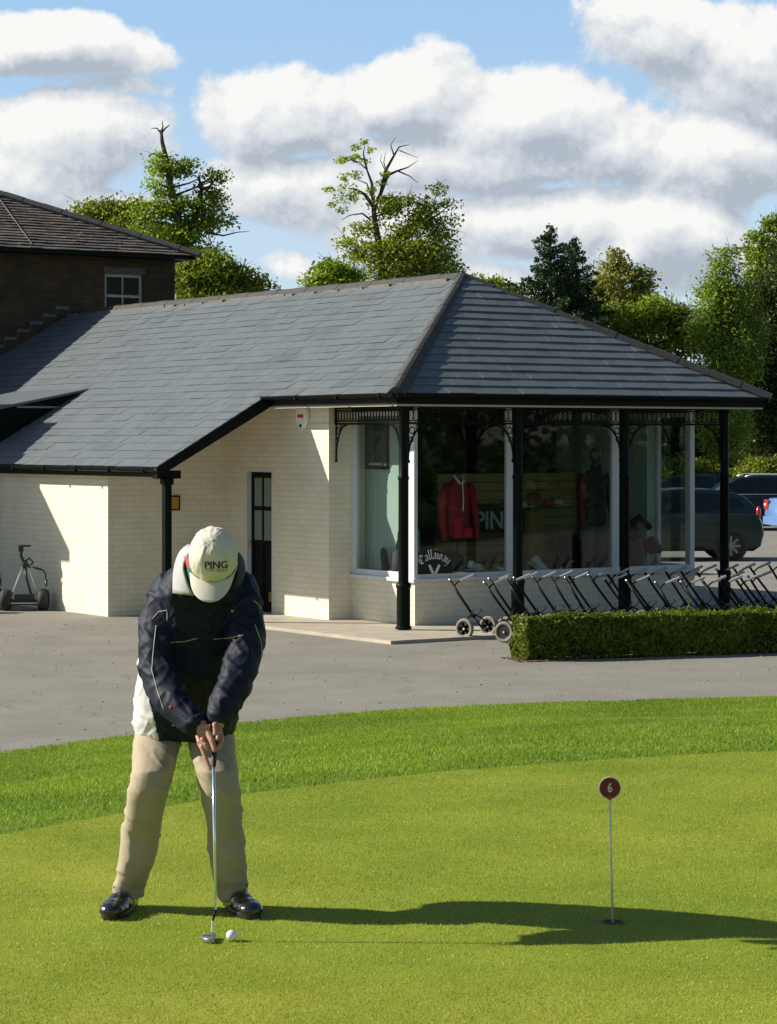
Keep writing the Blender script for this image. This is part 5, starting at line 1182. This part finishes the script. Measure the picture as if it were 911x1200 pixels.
strip('undershirt', [(215,653,9.10),(217,658,9.09),(219,664,9.08)], [(221,652,9.05),(223,660,9.04),(224,668,9.04)], mat('pink_shirt', (.45,.08,.10), .7), jk, .004)
# cap
capm = mat('cream_cotton', (.66,.62,.52), .85, var=.05, vscale=18, bump=.15, bscale=500)
def cap_local():
    vs = []; fs = []; n, m = 72, 26
    for i in range(m+1):
        ph = (math.pi/2+.12)*i/m
        for k in range(n):
            th = 2*math.pi*k/n; s_ = math.sin(ph); seam = -.0018*max(0, math.cos(3*th*2)**24)*min(1, ph*2)
            wr = .0035*noise.noise(Vector((math.cos(th)*2.2*ph, math.sin(th)*2.2*ph, ph*1.4+3)))+.0045*max(0, ridged((math.cos(th)*ph, math.sin(th)*ph, 0), (2.4,1.6,1), 5)-.6)/.4*(1 if math.cos(th) < .2 else .3)*math.sin(min(ph,1.57)*2)
            q = 1+ (seam+wr)/.1; e = .94
            vs.append(Vector((.0905*abs(s_)**e*math.cos(th)*q, .106*abs(s_)**e*math.sin(th)*q, .112*math.cos(ph)*q)))
    for i in range(m):
        for k in range(n): fs.append((i*n+k, (i+1)*n+k, (i+1)*n+(k+1)%n, i*n+(k+1)%n))
    return vs, fs
v, f_ = cap_local(); v = [HC_+HRm @ q for q in v]
me = bpy.data.meshes.new('cap'); me.from_pydata([q-PB for q in v], [], f_); me.polygons.foreach_set('use_smooth', [True]*len(f_)); bm = bmesh.new(); bm.from_mesh(me); bmesh.ops.remove_doubles(bm, verts=bm.verts, dist=1e-5); bm.to_mesh(me); bm.free()
cap = link('cap', me, capm, person); s_ = cap.modifiers.new('t', 'SOLIDIFY'); s_.thickness = .003
bvh_c = BVHTree.FromPolygons(v, f_)
vs = []; fs = []; na, nr = 40, 10
for i in range(na+1):
    al_ = R(-84)+R(168)*i/na
    for j in range(nr+1):
        q = j/nr; ex = .082*max(0, math.cos(al_*.93))**.42; x_ = .089*math.sin(al_)*(1-.02*q)*(1-.10*q*abs(math.sin(al_))); y_ = -.104*math.cos(al_)-ex*q
        vs.append(HC_+HRm @ Vector((x_, y_, -.010-.008*q-2.6*x_*x_+.0))-PB)
for i in range(na):
    for j in range(nr): a_ = i*(nr+1)+j; fs.append((a_, a_+1, a_+nr+2, a_+nr+1))
me = bpy.data.meshes.new('brim'); me.from_pydata(vs, [], fs); me.polygons.foreach_set('use_smooth', [True]*len(fs)); br = link('brim', me, capm, cap); s_ = br.modifiers.new('t', 'SOLIDIFY'); s_.thickness = .004; s_.offset = 0
MB().ball(hl_(0,0,.112)-PB, (.008,.008,.005), 10, 6).build('button', capm, cap, smooth='all')
def proj_text(txt, wpx, cx_, cy, bvh, m, parent, name='lettering', hs=1, bold=0, rot=0, sub=0):
    V, Fc = text_geo(txt, 1, 2); w = max(p.x for p in V)-min(p.x for p in V); k = wpx/w; out = []; fo = []
    for dx in ((-bold, bold) if bold else (0,)):
        b_ = len(out)
        for p in V:
            x_, y_ = p.x*k+dx, -p.y*k*hs; xr = x_*math.cos(rot)-y_*math.sin(rot); yr = x_*math.sin(rot)+y_*math.cos(rot)
            q = proj(cx_+xr, cy+yr, bvh, .0022+(.0003 if dx > 0 else 0)); out.append((q if q else at(cx_+xr, cy+yr, 8.95))-PB)
        fo += [tuple(i+b_ for i in f_) for f_ in Fc]
    me = bpy.data.meshes.new(name); me.from_pydata(out, [], fo); me.update(); return link(name, me, m, parent)
thread = mat('black_thread', (.02,.02,.022), .7)
proj_text('PING', 26, 253.5, 662.5, bvh_c, thread, cap, hs=1.0, bold=.35, rot=-.03)
proj_text('EYE2 GOLF', 25, 253.8, 668.3, bvh_c, mat('grey_thread', (.16,.15,.12), .8), cap, hs=1.0)
hair = MB()
rq = random.Random(4)
for i in range(90):
    th = rq.uniform(-.2, math.pi+.2) if i % 3 else rq.uniform(2.4, 3.4); p = Vector((.083*math.cos(th), .10*math.sin(th), -.015)); q = p*1.0+Vector((rq.uniform(-.004,.006)*math.copysign(1,p.x), .004, -.035-rq.uniform(0,.02)))
    hair.tube([hl_(*p)-PB, hl_(*q)-PB], [.006,.002], 5)
hair.build('hair', mat('grey_hair', (.5,.49,.47), .6), person, smooth='all')
# shoes
leather = mat('black_leather', (.012,.013,.016), .22, bump=.06, bscale=120, spec=.7, coat=.4)
def shoe(hx, hd, tx, td):
    h = at(hx, 1060, hd); h.z = ZG; t = at(tx, 1060, td); t.z = ZG; d_ = (t-h).normalized(); x_ = Vector((-d_.y, d_.x, 0)); L_ = .325; up = Vector((0,0,1)); b = MB()
    def pt(a, s, z): return h+d_*(a*L_)+x_*s+up*z
    rm = Matrix((d_, x_, up)).transposed()
    b.ball(pt(.12,0,.045), (.045,.036,.042), 16, 10, rot=rm); b.ball(pt(.30,0,.045), (.065,.040,.047), 16, 10, rot=rm); b.ball(pt(.52,0,.042), (.072,.046,.042), 16, 10, rot=rm)
    b.ball(pt(.74,0,.035), (.072,.053,.036), 16, 10, rot=rm); b.ball(pt(.86,0,.033), (.048,.048,.032), 16, 10, rot=rm)
    b.tube([pt(.22,0,.06), pt(.24,0,.115)], [.045,.042], 14); b.obox(pt(.5,0,.022), d_*.13, x_*.036, up*.016)
    me = blob(b, .004, 4); o = person_part('shoe', me, leather, person)
    s_ = MB(); poly = []
    for k in range(28):
        a = 2*math.pi*k/28; u_ = .5+.5*math.cos(a); w = (.040+.015*min(1,max(0,(u_-.3)/.4)))*abs(math.sin(a))**.75*math.copysign(1, math.sin(a)); poly.append((u_*L_*.985+.003, w))
    s_.prism(poly, h-PB+up*.002, d_, x_, up*.02); s_.prism([(p[0], p[1]) for p in poly if p[0] < .09], h-PB+up*.0005, d_, x_, up*.0018) if False else None
    s_.build('sole', mat('black_sole', (.010,.010,.012), .45), o, bevel=.003)
    q = MB()
    for i in range(4):
        a_ = .36+.07*i; z_ = .098-.008*i; q.tube([pt(a_,-.022,z_-.008)-PB, pt(a_+.01,0,z_)-PB, pt(a_,.022,z_-.008)-PB], .0028, 6)
    q.tube([pt(.36,0,.10)-PB, pt(.38,-.03,.112)-PB, pt(.42,-.035,.09)-PB], .0022, 5); q.tube([pt(.36,0,.10)-PB, pt(.38,.03,.112)-PB, pt(.42,.035,.09)-PB], .0022, 5)
    q.build('lace', mat('lace_black', (.03,.03,.034), .6), o, smooth='all')
shoe(155, 9.57, 127, 9.25); shoe(268, 9.57, 297, 9.28)
# putter
pt_ = empty('putter', at(248,1099,8.88)); pt_.location.z = ZG; O_ = pt_.location.copy(); tag(pt_, 'silver shafted putter with black grip held in the golfer\'s hands, its head behind the ball', 'putter')
G0, G1, S1, S2, S3 = at(253.5,838,9.04), at(250.3,898,8.955), at(252.8,1066,8.89), at(249.7,1079,8.885), at(248.9,1092,8.882)
g_ = [G0.lerp(G1, k) for k in (0,.1,.5,1)]
MB().tube([p-O_ for p in g_], [.011,.0135,.0125,.0095], 14).build('grip', MT['grip'], pt_, smooth=True)
MB().tube([G1-O_, G1.lerp(S1,.5)-O_, S1-O_], [.0062,.0056,.0046], 12).build('shaft', mat('blue_chrome', (.72,.84,.95), .16, .85), pt_, smooth='all')
MB().tube([S1-O_, S1.lerp(S2,.5)+Vector((.0006,0,0))-O_, S2-O_, (S2+Vector((0,0,-.008)))-O_], .0040, 10).build('neck', MT['darkmetal'], pt_, smooth='all')
MB().tube([(S2+Vector((0,0,.0)))-O_, S3-O_], [.0058,.0062], 12).build('hosel', mat('pale_hosel', (.65,.75,.85), .25, .7), pt_, smooth=True)
hp = []
for k in range(21): a = math.pi*(.5+k/20); hp.append((.012+.042*math.cos(a), .052*math.sin(a)))
M_ = MB(); M_.prism([(.020,.052)]+hp+[(.020,-.052)], (-.006,.0,.003), (1,0,0), (0,1,0), (0,0,.017))
ph_ = M_.build('head', mat('putter_steel', (.42,.42,.42), .3, .9), pt_, bevel=.004)
MB().box(-.030,-.001,-.002,.002,.0205,.0212).build('alignment_line', MT['grip'], ph_)

# ------------------------------------------------------------ trees
def leaves(name, C_, Rr, per, leaf, m, parent, seed=1, droop=0):
    per = int(per*1.75); leaf = leaf*.70; Rr = np.asarray(Rr)*1.3; rr = np.random.RandomState(seed); n = len(C_)*per; C_ = np.repeat(np.asarray(C_), per, 0); Rr = np.repeat(np.asarray(Rr), per)
    d_ = rr.normal(0,1,(n,3)); d_ /= np.linalg.norm(d_, axis=1)[:,None]; r_ = rr.rand(n)**.45
    P_ = C_+d_*(r_*Rr)[:,None]*np.array([1.15,1.15,.62]); P_[:,2] -= droop*Rr*rr.rand(n)
    nn = rr.normal(0,1,(n,3))+np.array([0,0,.9]); nn /= np.linalg.norm(nn, axis=1)[:,None]
    a = np.cross(nn, rr.normal(0,1,(n,3))); a /= np.linalg.norm(a, axis=1)[:,None]; b_ = np.cross(nn, a); s_ = leaf*(.55+.9*rr.rand(n))[:,None]
    V = np.stack([P_-a*s_*.5, P_+b_*s_*.33, P_+a*s_*.55, P_-b_*s_*.33], 1).reshape(-1,3)
    return np_mesh(name, V, np.arange(4*n).reshape(-1,4), m, parent)
bark = mat('bark', (.07,.055,.04), .9, var=.35, vscale=8, bump=.7, bscale=20); barkg = mat('grey_bark', (.13,.12,.10), .9, var=.3, vscale=8, bump=.6, bscale=20)
TG2 = 'trees beyond the buildings'
def tree(name, lab, cat, d, trunk, blobs, leaf, per, lm, bm_=bark, seed=1, csize=.42, bare=(), depth=1.0, group=TG2, limbs=True, droop=.2, ground=ZA):
    rq = random.Random(seed); e = empty(name, at(trunk[0][0], trunk[0][1], d)); e.location.z = ground; O = e.location.copy(); tag(e, lab, cat, group)
    k = d/F; TP = [at(p[0], p[1], d)+Vector((0, (p[3] if len(p) > 3 else 0), 0)) for p in trunk]; TP[0].z = ground
    q = MB(); q.tube([p-O for p in TP], [p[2] for p in trunk], 9)
    Cs = []; Rs = []
    for (bx, by, rx, ry, n) in blobs:
        for i in range(n):
            while True:
                u_, v_, w_ = rq.uniform(-1,1), rq.uniform(-1,1), rq.uniform(-1,1)
                if u_*u_+v_*v_+w_*w_ <= 1: break
            # push towards the shell so the crown stays open inside
            l = math.sqrt(u_*u_+v_*v_+w_*w_)+1e-6; f_ = (l**.5)/l; c = at(bx+u_*f_*rx, by+v_*f_*ry, d)+Vector((0, w_*f_*rx*k*depth, 0))
            Cs.append(c-O); Rs.append(csize*rq.uniform(.55,1.25))
    if limbs:
        nodes = []
        for a_, b_ in zip(TP[:-1], TP[1:]):
            for j in range(6): nodes.append(a_.lerp(b_, j/6))
        nodes.append(TP[-1])
        for i, c in enumerate(Cs):
            if i % 2 and len(Cs) > 60: continue
            W0 = c+O; cand = [p for p in nodes if p.z < W0.z+.1] or nodes[:2]; p = min(cand, key=lambda p: (p-W0).length+.6*abs(p.z-W0.z+(W0-p).length*.35))
            mid = p.lerp(W0, .5)+Vector((rq.uniform(-.2,.2), rq.uniform(-.2,.2), rq.uniform(-.25,.1)))*min(1,(p-W0).length*.4); L_ = (p-W0).length
            q.tube([p-O, mid-O, c], [.022+.016*L_, .015+.008*L_, .008], 5, cap=False)
            if i % 5 == 0: nodes.append(mid)
    for c, r_ in zip(Cs, Rs):
        for _ in range(2):
            if rq.random() < .5:
                dv = Vector((rq.gauss(0,1), rq.gauss(0,1), rq.uniform(-.2,1))).normalized(); q.tube([c, c+dv*r_*.8+Vector((0,0,.03)), c+dv*r_*rq.uniform(1.3,2.1)], [.012,.008,.003], 3, cap=False)
    for path, r0, r1 in bare:
        P_ = [at(x_, y_, d+(z_ if z_ else 0)) for (x_, y_, z_) in [(p[0], p[1], p[2] if len(p) > 2 else 0) for p in path]]; n = len(P_)
        q.tube([p-O for p in P_], [r0+(r1-r0)*i/(n-1) for i in range(n)], 6)
    q.build('trunk', bm_, e, smooth='all')
    leaves('crown', Cs, Rs, per, leaf, lm, e, seed, droop); return e
L_mid = leaf_mat('leaf_mid_green', (.07,.14,.012), (.42,.54,.05), .6); L_yel = leaf_mat('leaf_yellow_green', (.12,.17,.015), (.45,.50,.05), .5)
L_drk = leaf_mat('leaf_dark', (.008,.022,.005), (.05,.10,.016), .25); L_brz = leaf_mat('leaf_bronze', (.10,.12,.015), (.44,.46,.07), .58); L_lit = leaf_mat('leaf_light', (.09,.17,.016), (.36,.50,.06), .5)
random.seed(3)
tree('oak_tree', 'tall thin old tree with a dead forked tip standing behind the brick house', 'tree', 78,
     [(212,480,.25),(213,340,.20),(212,275,.16),(206,245,.14),(199,215,.115),(196,190,.085),(190,166,.065),(189,152,.045)],
     [(190,192,10,16,13),(207,200,12,9,10),(222,190,6,5,3),(188,215,9,9,7),(178,248,22,10,15),(195,240,14,14,10),(215,240,24,10,15),(245,236,20,9,12),(255,255,18,8,11),(235,262,20,9,12),(215,272,28,12,20),(180,275,26,14,20),(258,205,14,5,6),(240,222,12,6,5),(225,300,34,22,50),(200,310,30,25,40)],
     .15, 34, L_mid, seed=21, csize=.34, bare=[([(189,156),(184,150),(177,150)],.035,.012),([(189,156),(191,148),(190,141)],.035,.012),([(189,156),(194,150),(199,146)],.04,.015),
     ([(213,300),(226,262),(234,235),(236,222),(233,205)],.16,.03),([(236,222),(246,218),(256,206),(266,200)],.05,.015),([(234,240),(246,228),(262,222)],.05,.015),
     ([(240,272),(262,276),(278,272),(292,271)],.04,.008),([(236,222),(232,208),(222,203)],.03,.008)])
tree('round_tree', 'low rounded tree crown seen over the hip of the brick house roof', 'tree', 86, [(120,480,.3),(122,330,.22),(125,270,.12)],
     [(98,250,18,12,26),(125,247,20,10,22),(150,248,22,14,36),(140,275,50,24,90),(170,280,26,20,40)], .16, 34, leaf_mat('leaf_olive', (.07,.11,.012), (.38,.42,.05), .58), seed=5, csize=.42)
tree('bushy_tree', 'bushy tree spreading low to the right of the brick house above the ridge', 'tree', 72, [(245,480,.28),(245,380,.2),(243,330,.1)],
     [(225,325,22,26,60),(248,318,30,22,70),(275,328,24,14,40),(298,336,12,9,14),(262,350,40,20,60)], .15, 36, leaf_mat('leaf_fresh', (.05,.11,.010), (.34,.42,.04), .5), seed=6, csize=.36)
tree('gnarled_tree', 'tree behind the ridge with bare twisting branches above a leafy right side', 'tree', 76,
     [(452,480,.25),(450,360,.18),(447,300,.12),(440,262,.09),(438,245,.075),(447,225,.055),(455,205,.04)],
     [(472,300,34,30,70),(495,285,34,32,56),(480,252,34,24,30),(505,255,26,16,20),(440,305,30,24,36),(515,310,24,22,50),(455,235,14,12,12),(525,240,8,5,3),(518,222,7,4,3),(425,265,10,10,7),(415,290,14,12,12)],
     .14, 30, leaf_mat('leaf_autumnless', (.08,.14,.012), (.46,.54,.06), .6), seed=33, csize=.34,
     bare=[([(438,242),(428,228),(418,222),(408,220)],.08,.015),([(438,242),(436,215),(430,198),(420,190)],.07,.012),([(430,198),(426,180),(428,168)],.04,.008),([(420,190),(408,186),(398,190)],.03,.008),
           ([(447,225),(452,200),(462,182),(468,172),(480,169)],.07,.008),([(455,205),(466,200),(478,196),(490,188)],.05,.006),([(462,182),(458,170),(464,160)],.03,.006),([(466,200),(480,206),(490,214)],.03,.006),
           ([(468,176),(478,180),(490,185)],.02,.005),([(418,222),(406,230),(396,228)],.03,.008),([(440,262),(425,250),(410,252),(400,258)],.04,.008),([(438,236),(430,215),(414,208)],.04,.008),([(455,207),(450,190),(452,178)],.03,.005),
           ([(452,200),(446,188),(448,180)],.02,.005)])
leaves_extra = []
for i, (x_, y_, r_) in enumerate([(399,188,4),(407,184,4),(424,188,6),(418,183,4),(427,167,3),(417,172,4),(434,176,3),(384,222,4),(396,224,7),(406,218,7),(403,208,5),(412,232,6),(420,204,5),(388,240,4),(402,236,7),(414,228,5),(446,215,4),(400,246,5),(436,223,4),(452,204,4)]):
    leaves_extra.append((x_, y_, r_))
gt = [o for o in bpy.data.objects if o.name == 'gnarled_tree'][0]
C_ = [at(x_+random.uniform(-2,2), y_+random.uniform(-2,2), 76+random.uniform(-.6,.6))-gt.location for x_, y_, r_ in leaves_extra for _ in range(2)]
leaves('twig_leaves', C_, [r_/F*76*1.25 for _, _, r_ in leaves_extra for _ in range(2)], 15, .14, L_mid, gt, 9)
tree('small_tree', 'small dark leaved treetop just left of the gnarled tree over the ridge', 'tree', 70, [(392,480,.16),(392,370,.12),(390,330,.06)], [(390,318,17,12,40),(372,332,14,8,16),(405,328,16,12,28)], .15, 34, L_mid, seed=8, csize=.30)
tree('small_tree', 'treetops peeping over the hip just right of the roof peak', 'tree', 84, [(580,480,.16),(580,370,.12),(580,345,.06)], [(562,330,8,6,9),(582,334,14,7,18),(600,342,14,7,16),(575,350,30,10,30)], .15, 30, L_mid, seed=9, csize=.26)
# conifer
def conifer(name, lab, d, px, top, base, hw, m, seed):
    rq = random.Random(seed); e = empty(name, at(px, base, d)); e.location.z = ZA; O = e.location.copy(); tag(e, lab, 'tree', TG2); k = d/F
    tp = at(px, top, d)-O; q = MB(); q.tube([(0,0,0), (0,0,tp.z*.5), tp], [.22,.15,.02], 8); Cs = []; Rs = []; z = tp.z-.1
    while z > tp.z*.25:
        f_ = (tp.z-z)/tp.z; R_ = hw*k*min(1, .05+f_*1.9); nb = 4+int(R_*4)
        for i in range(nb):
            a = rq.uniform(0, 2*math.pi); r_ = R_*rq.uniform(.55,1.2); zz = z+rq.uniform(-.15,.15); tip = Vector((r_*math.cos(a), r_*math.sin(a), zz+r_*rq.uniform(-.05,.25)))
            q.tube([(0,0,zz-.1), tip], [.03,.006], 4, cap=False); m_ = max(2, int(r_/.16))
            for j in range(1, m_+1): f2 = j/m_; Cs.append(Vector((0,0,zz-.1)).lerp(tip, f2)-Vector((0,0,.06*math.sin(f2*3)))); Rs.append(.24*(1-f2*.62))
        z -= .24
    q.build('trunk', bark, e); leaves('crown', Cs, Rs, 22, .12, m, e, seed, .6); return e
L_con = leaf_mat('conifer_needles', (.010,.030,.010), (.05,.11,.03), .2)
conifer('conifer_tree', 'dark green conifer with a pointed top behind the right hip', 74, 645, 266, 520, 105, L_con, 3)
conifer('conifer_tree', 'narrower second dark conifer joined to the right side of the pointed one', 75, 671, 280, 520, 75, L_con, 4)
tree('sparse_tree', 'open bronze green tree between the conifers and the right edge trees', 'tree', 82, [(735,500,.2),(735,400,.16),(732,350,.1),(725,315,.05)], [(718,303,12,10,11),(727,318,18,12,14),(712,333,26,16,28),(745,328,20,16,20),(700,345,22,14,26),(725,355,36,20,70),(755,345,20,14,20)], .16, 26, L_brz, seed=12, csize=.34)
tree('broad_tree', 'mid green bush-like tree rising over the right hip below the bronze tree', 'tree', 76, [(755,500,.25),(755,420,.2),(755,390,.1)], [(700,372,26,10,30),(735,374,32,16,50),(770,368,28,20,50),(797,378,26,20,46),(815,375,10,14,14),(780,400,50,24,90)], .15, 34, L_mid, seed=13, csize=.38)
tree('birch_tree', 'light green birch standing in the sun at the right of the roof', 'tree', 74, [(850,540,.10),(850,450,.10),(848,370,.12),(850,310,.06)], [(852,303,14,14,18),(842,342,22,20,46),(835,385,22,22,70),(850,425,30,22,90),(850,495,26,34,70),(862,355,22,26,60),(838,330,12,12,14),(870,400,26,40,80)], .13, 36, L_lit, barkg, seed=14, csize=.34, droop=.7)
tree('yew_tree', 'massive dark tree filling the right edge beside the birch', 'tree', 77, [(905,560,.14),(905,450,.14),(900,380,.10)], [(893,345,20,22,50),(905,390,34,34,150),(895,440,34,30,130),(905,490,40,30,130),(905,528,40,20,80),(925,360,40,70,140),(885,415,24,30,60)], .13, 40, leaf_mat('yew_leaf', (.010,.028,.004), (.10,.15,.018), .3), seed=15, csize=.40)
tree('maple_tree', 'leafy treetop rising above the dark tree in the top right corner', 'tree', 82, [(925,560,.3),(915,330,.16),(905,290,.08)], [(893,277,14,5,11),(905,262,8,8,11),(880,292,6,4,4),(905,300,22,16,44),(888,318,16,14,22),(928,280,24,26,60)], .15, 34, L_mid, seed=16, csize=.30)
# the dark wood edge seen under the roof and through the glass, and the sunlit hedge before it
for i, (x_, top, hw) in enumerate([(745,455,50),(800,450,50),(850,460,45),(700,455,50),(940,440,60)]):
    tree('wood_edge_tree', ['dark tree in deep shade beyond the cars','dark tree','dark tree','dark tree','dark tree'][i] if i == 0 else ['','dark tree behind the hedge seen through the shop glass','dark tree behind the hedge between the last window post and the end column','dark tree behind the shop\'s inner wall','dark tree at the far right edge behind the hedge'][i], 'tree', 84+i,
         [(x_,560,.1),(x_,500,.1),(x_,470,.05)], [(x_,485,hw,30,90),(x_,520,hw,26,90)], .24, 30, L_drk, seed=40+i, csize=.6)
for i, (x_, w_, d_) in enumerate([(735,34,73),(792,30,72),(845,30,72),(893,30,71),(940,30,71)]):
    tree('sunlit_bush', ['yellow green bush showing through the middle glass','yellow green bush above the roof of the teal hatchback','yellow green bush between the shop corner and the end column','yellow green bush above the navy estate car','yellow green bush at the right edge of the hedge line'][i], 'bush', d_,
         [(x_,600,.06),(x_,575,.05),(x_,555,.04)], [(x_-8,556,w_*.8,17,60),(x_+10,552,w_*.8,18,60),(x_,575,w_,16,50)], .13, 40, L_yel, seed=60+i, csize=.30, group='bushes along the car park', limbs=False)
# trees on the near side of the car park, out of the frame, that the shop glass mirrors
for i, (x_, y_, h_) in enumerate([(24,14,10),(30,19,12),(34,8,11),(38,25,12),(46,16,13),(28,4,10),(56,30,13)]):
    rq = random.Random(80+i); e = empty('park_tree', (x_, y_, ZA)); tag(e, 'broad tree outside the frame mirrored in the shop glass', 'tree', 'mirrored park trees')
    Cs = [Vector((rq.gauss(0,2.3), rq.gauss(0,2.3), rq.uniform(.8,h_))) for _ in range(120)]
    q = MB().tube([(0,0,0),(0,0,h_*.4),(0,0,h_*.85)], [.3,.25,.08], 8)
    for c in Cs[:30]: q.tube([(0,0,h_*.3), c], [.08,.02], 4)
    q.build('trunk', bark, e); leaves('crown', Cs, [1.0*rq.uniform(.7,1.3) for _ in Cs], 34, .42, L_drk if i % 2 else L_mid, e, 90+i)
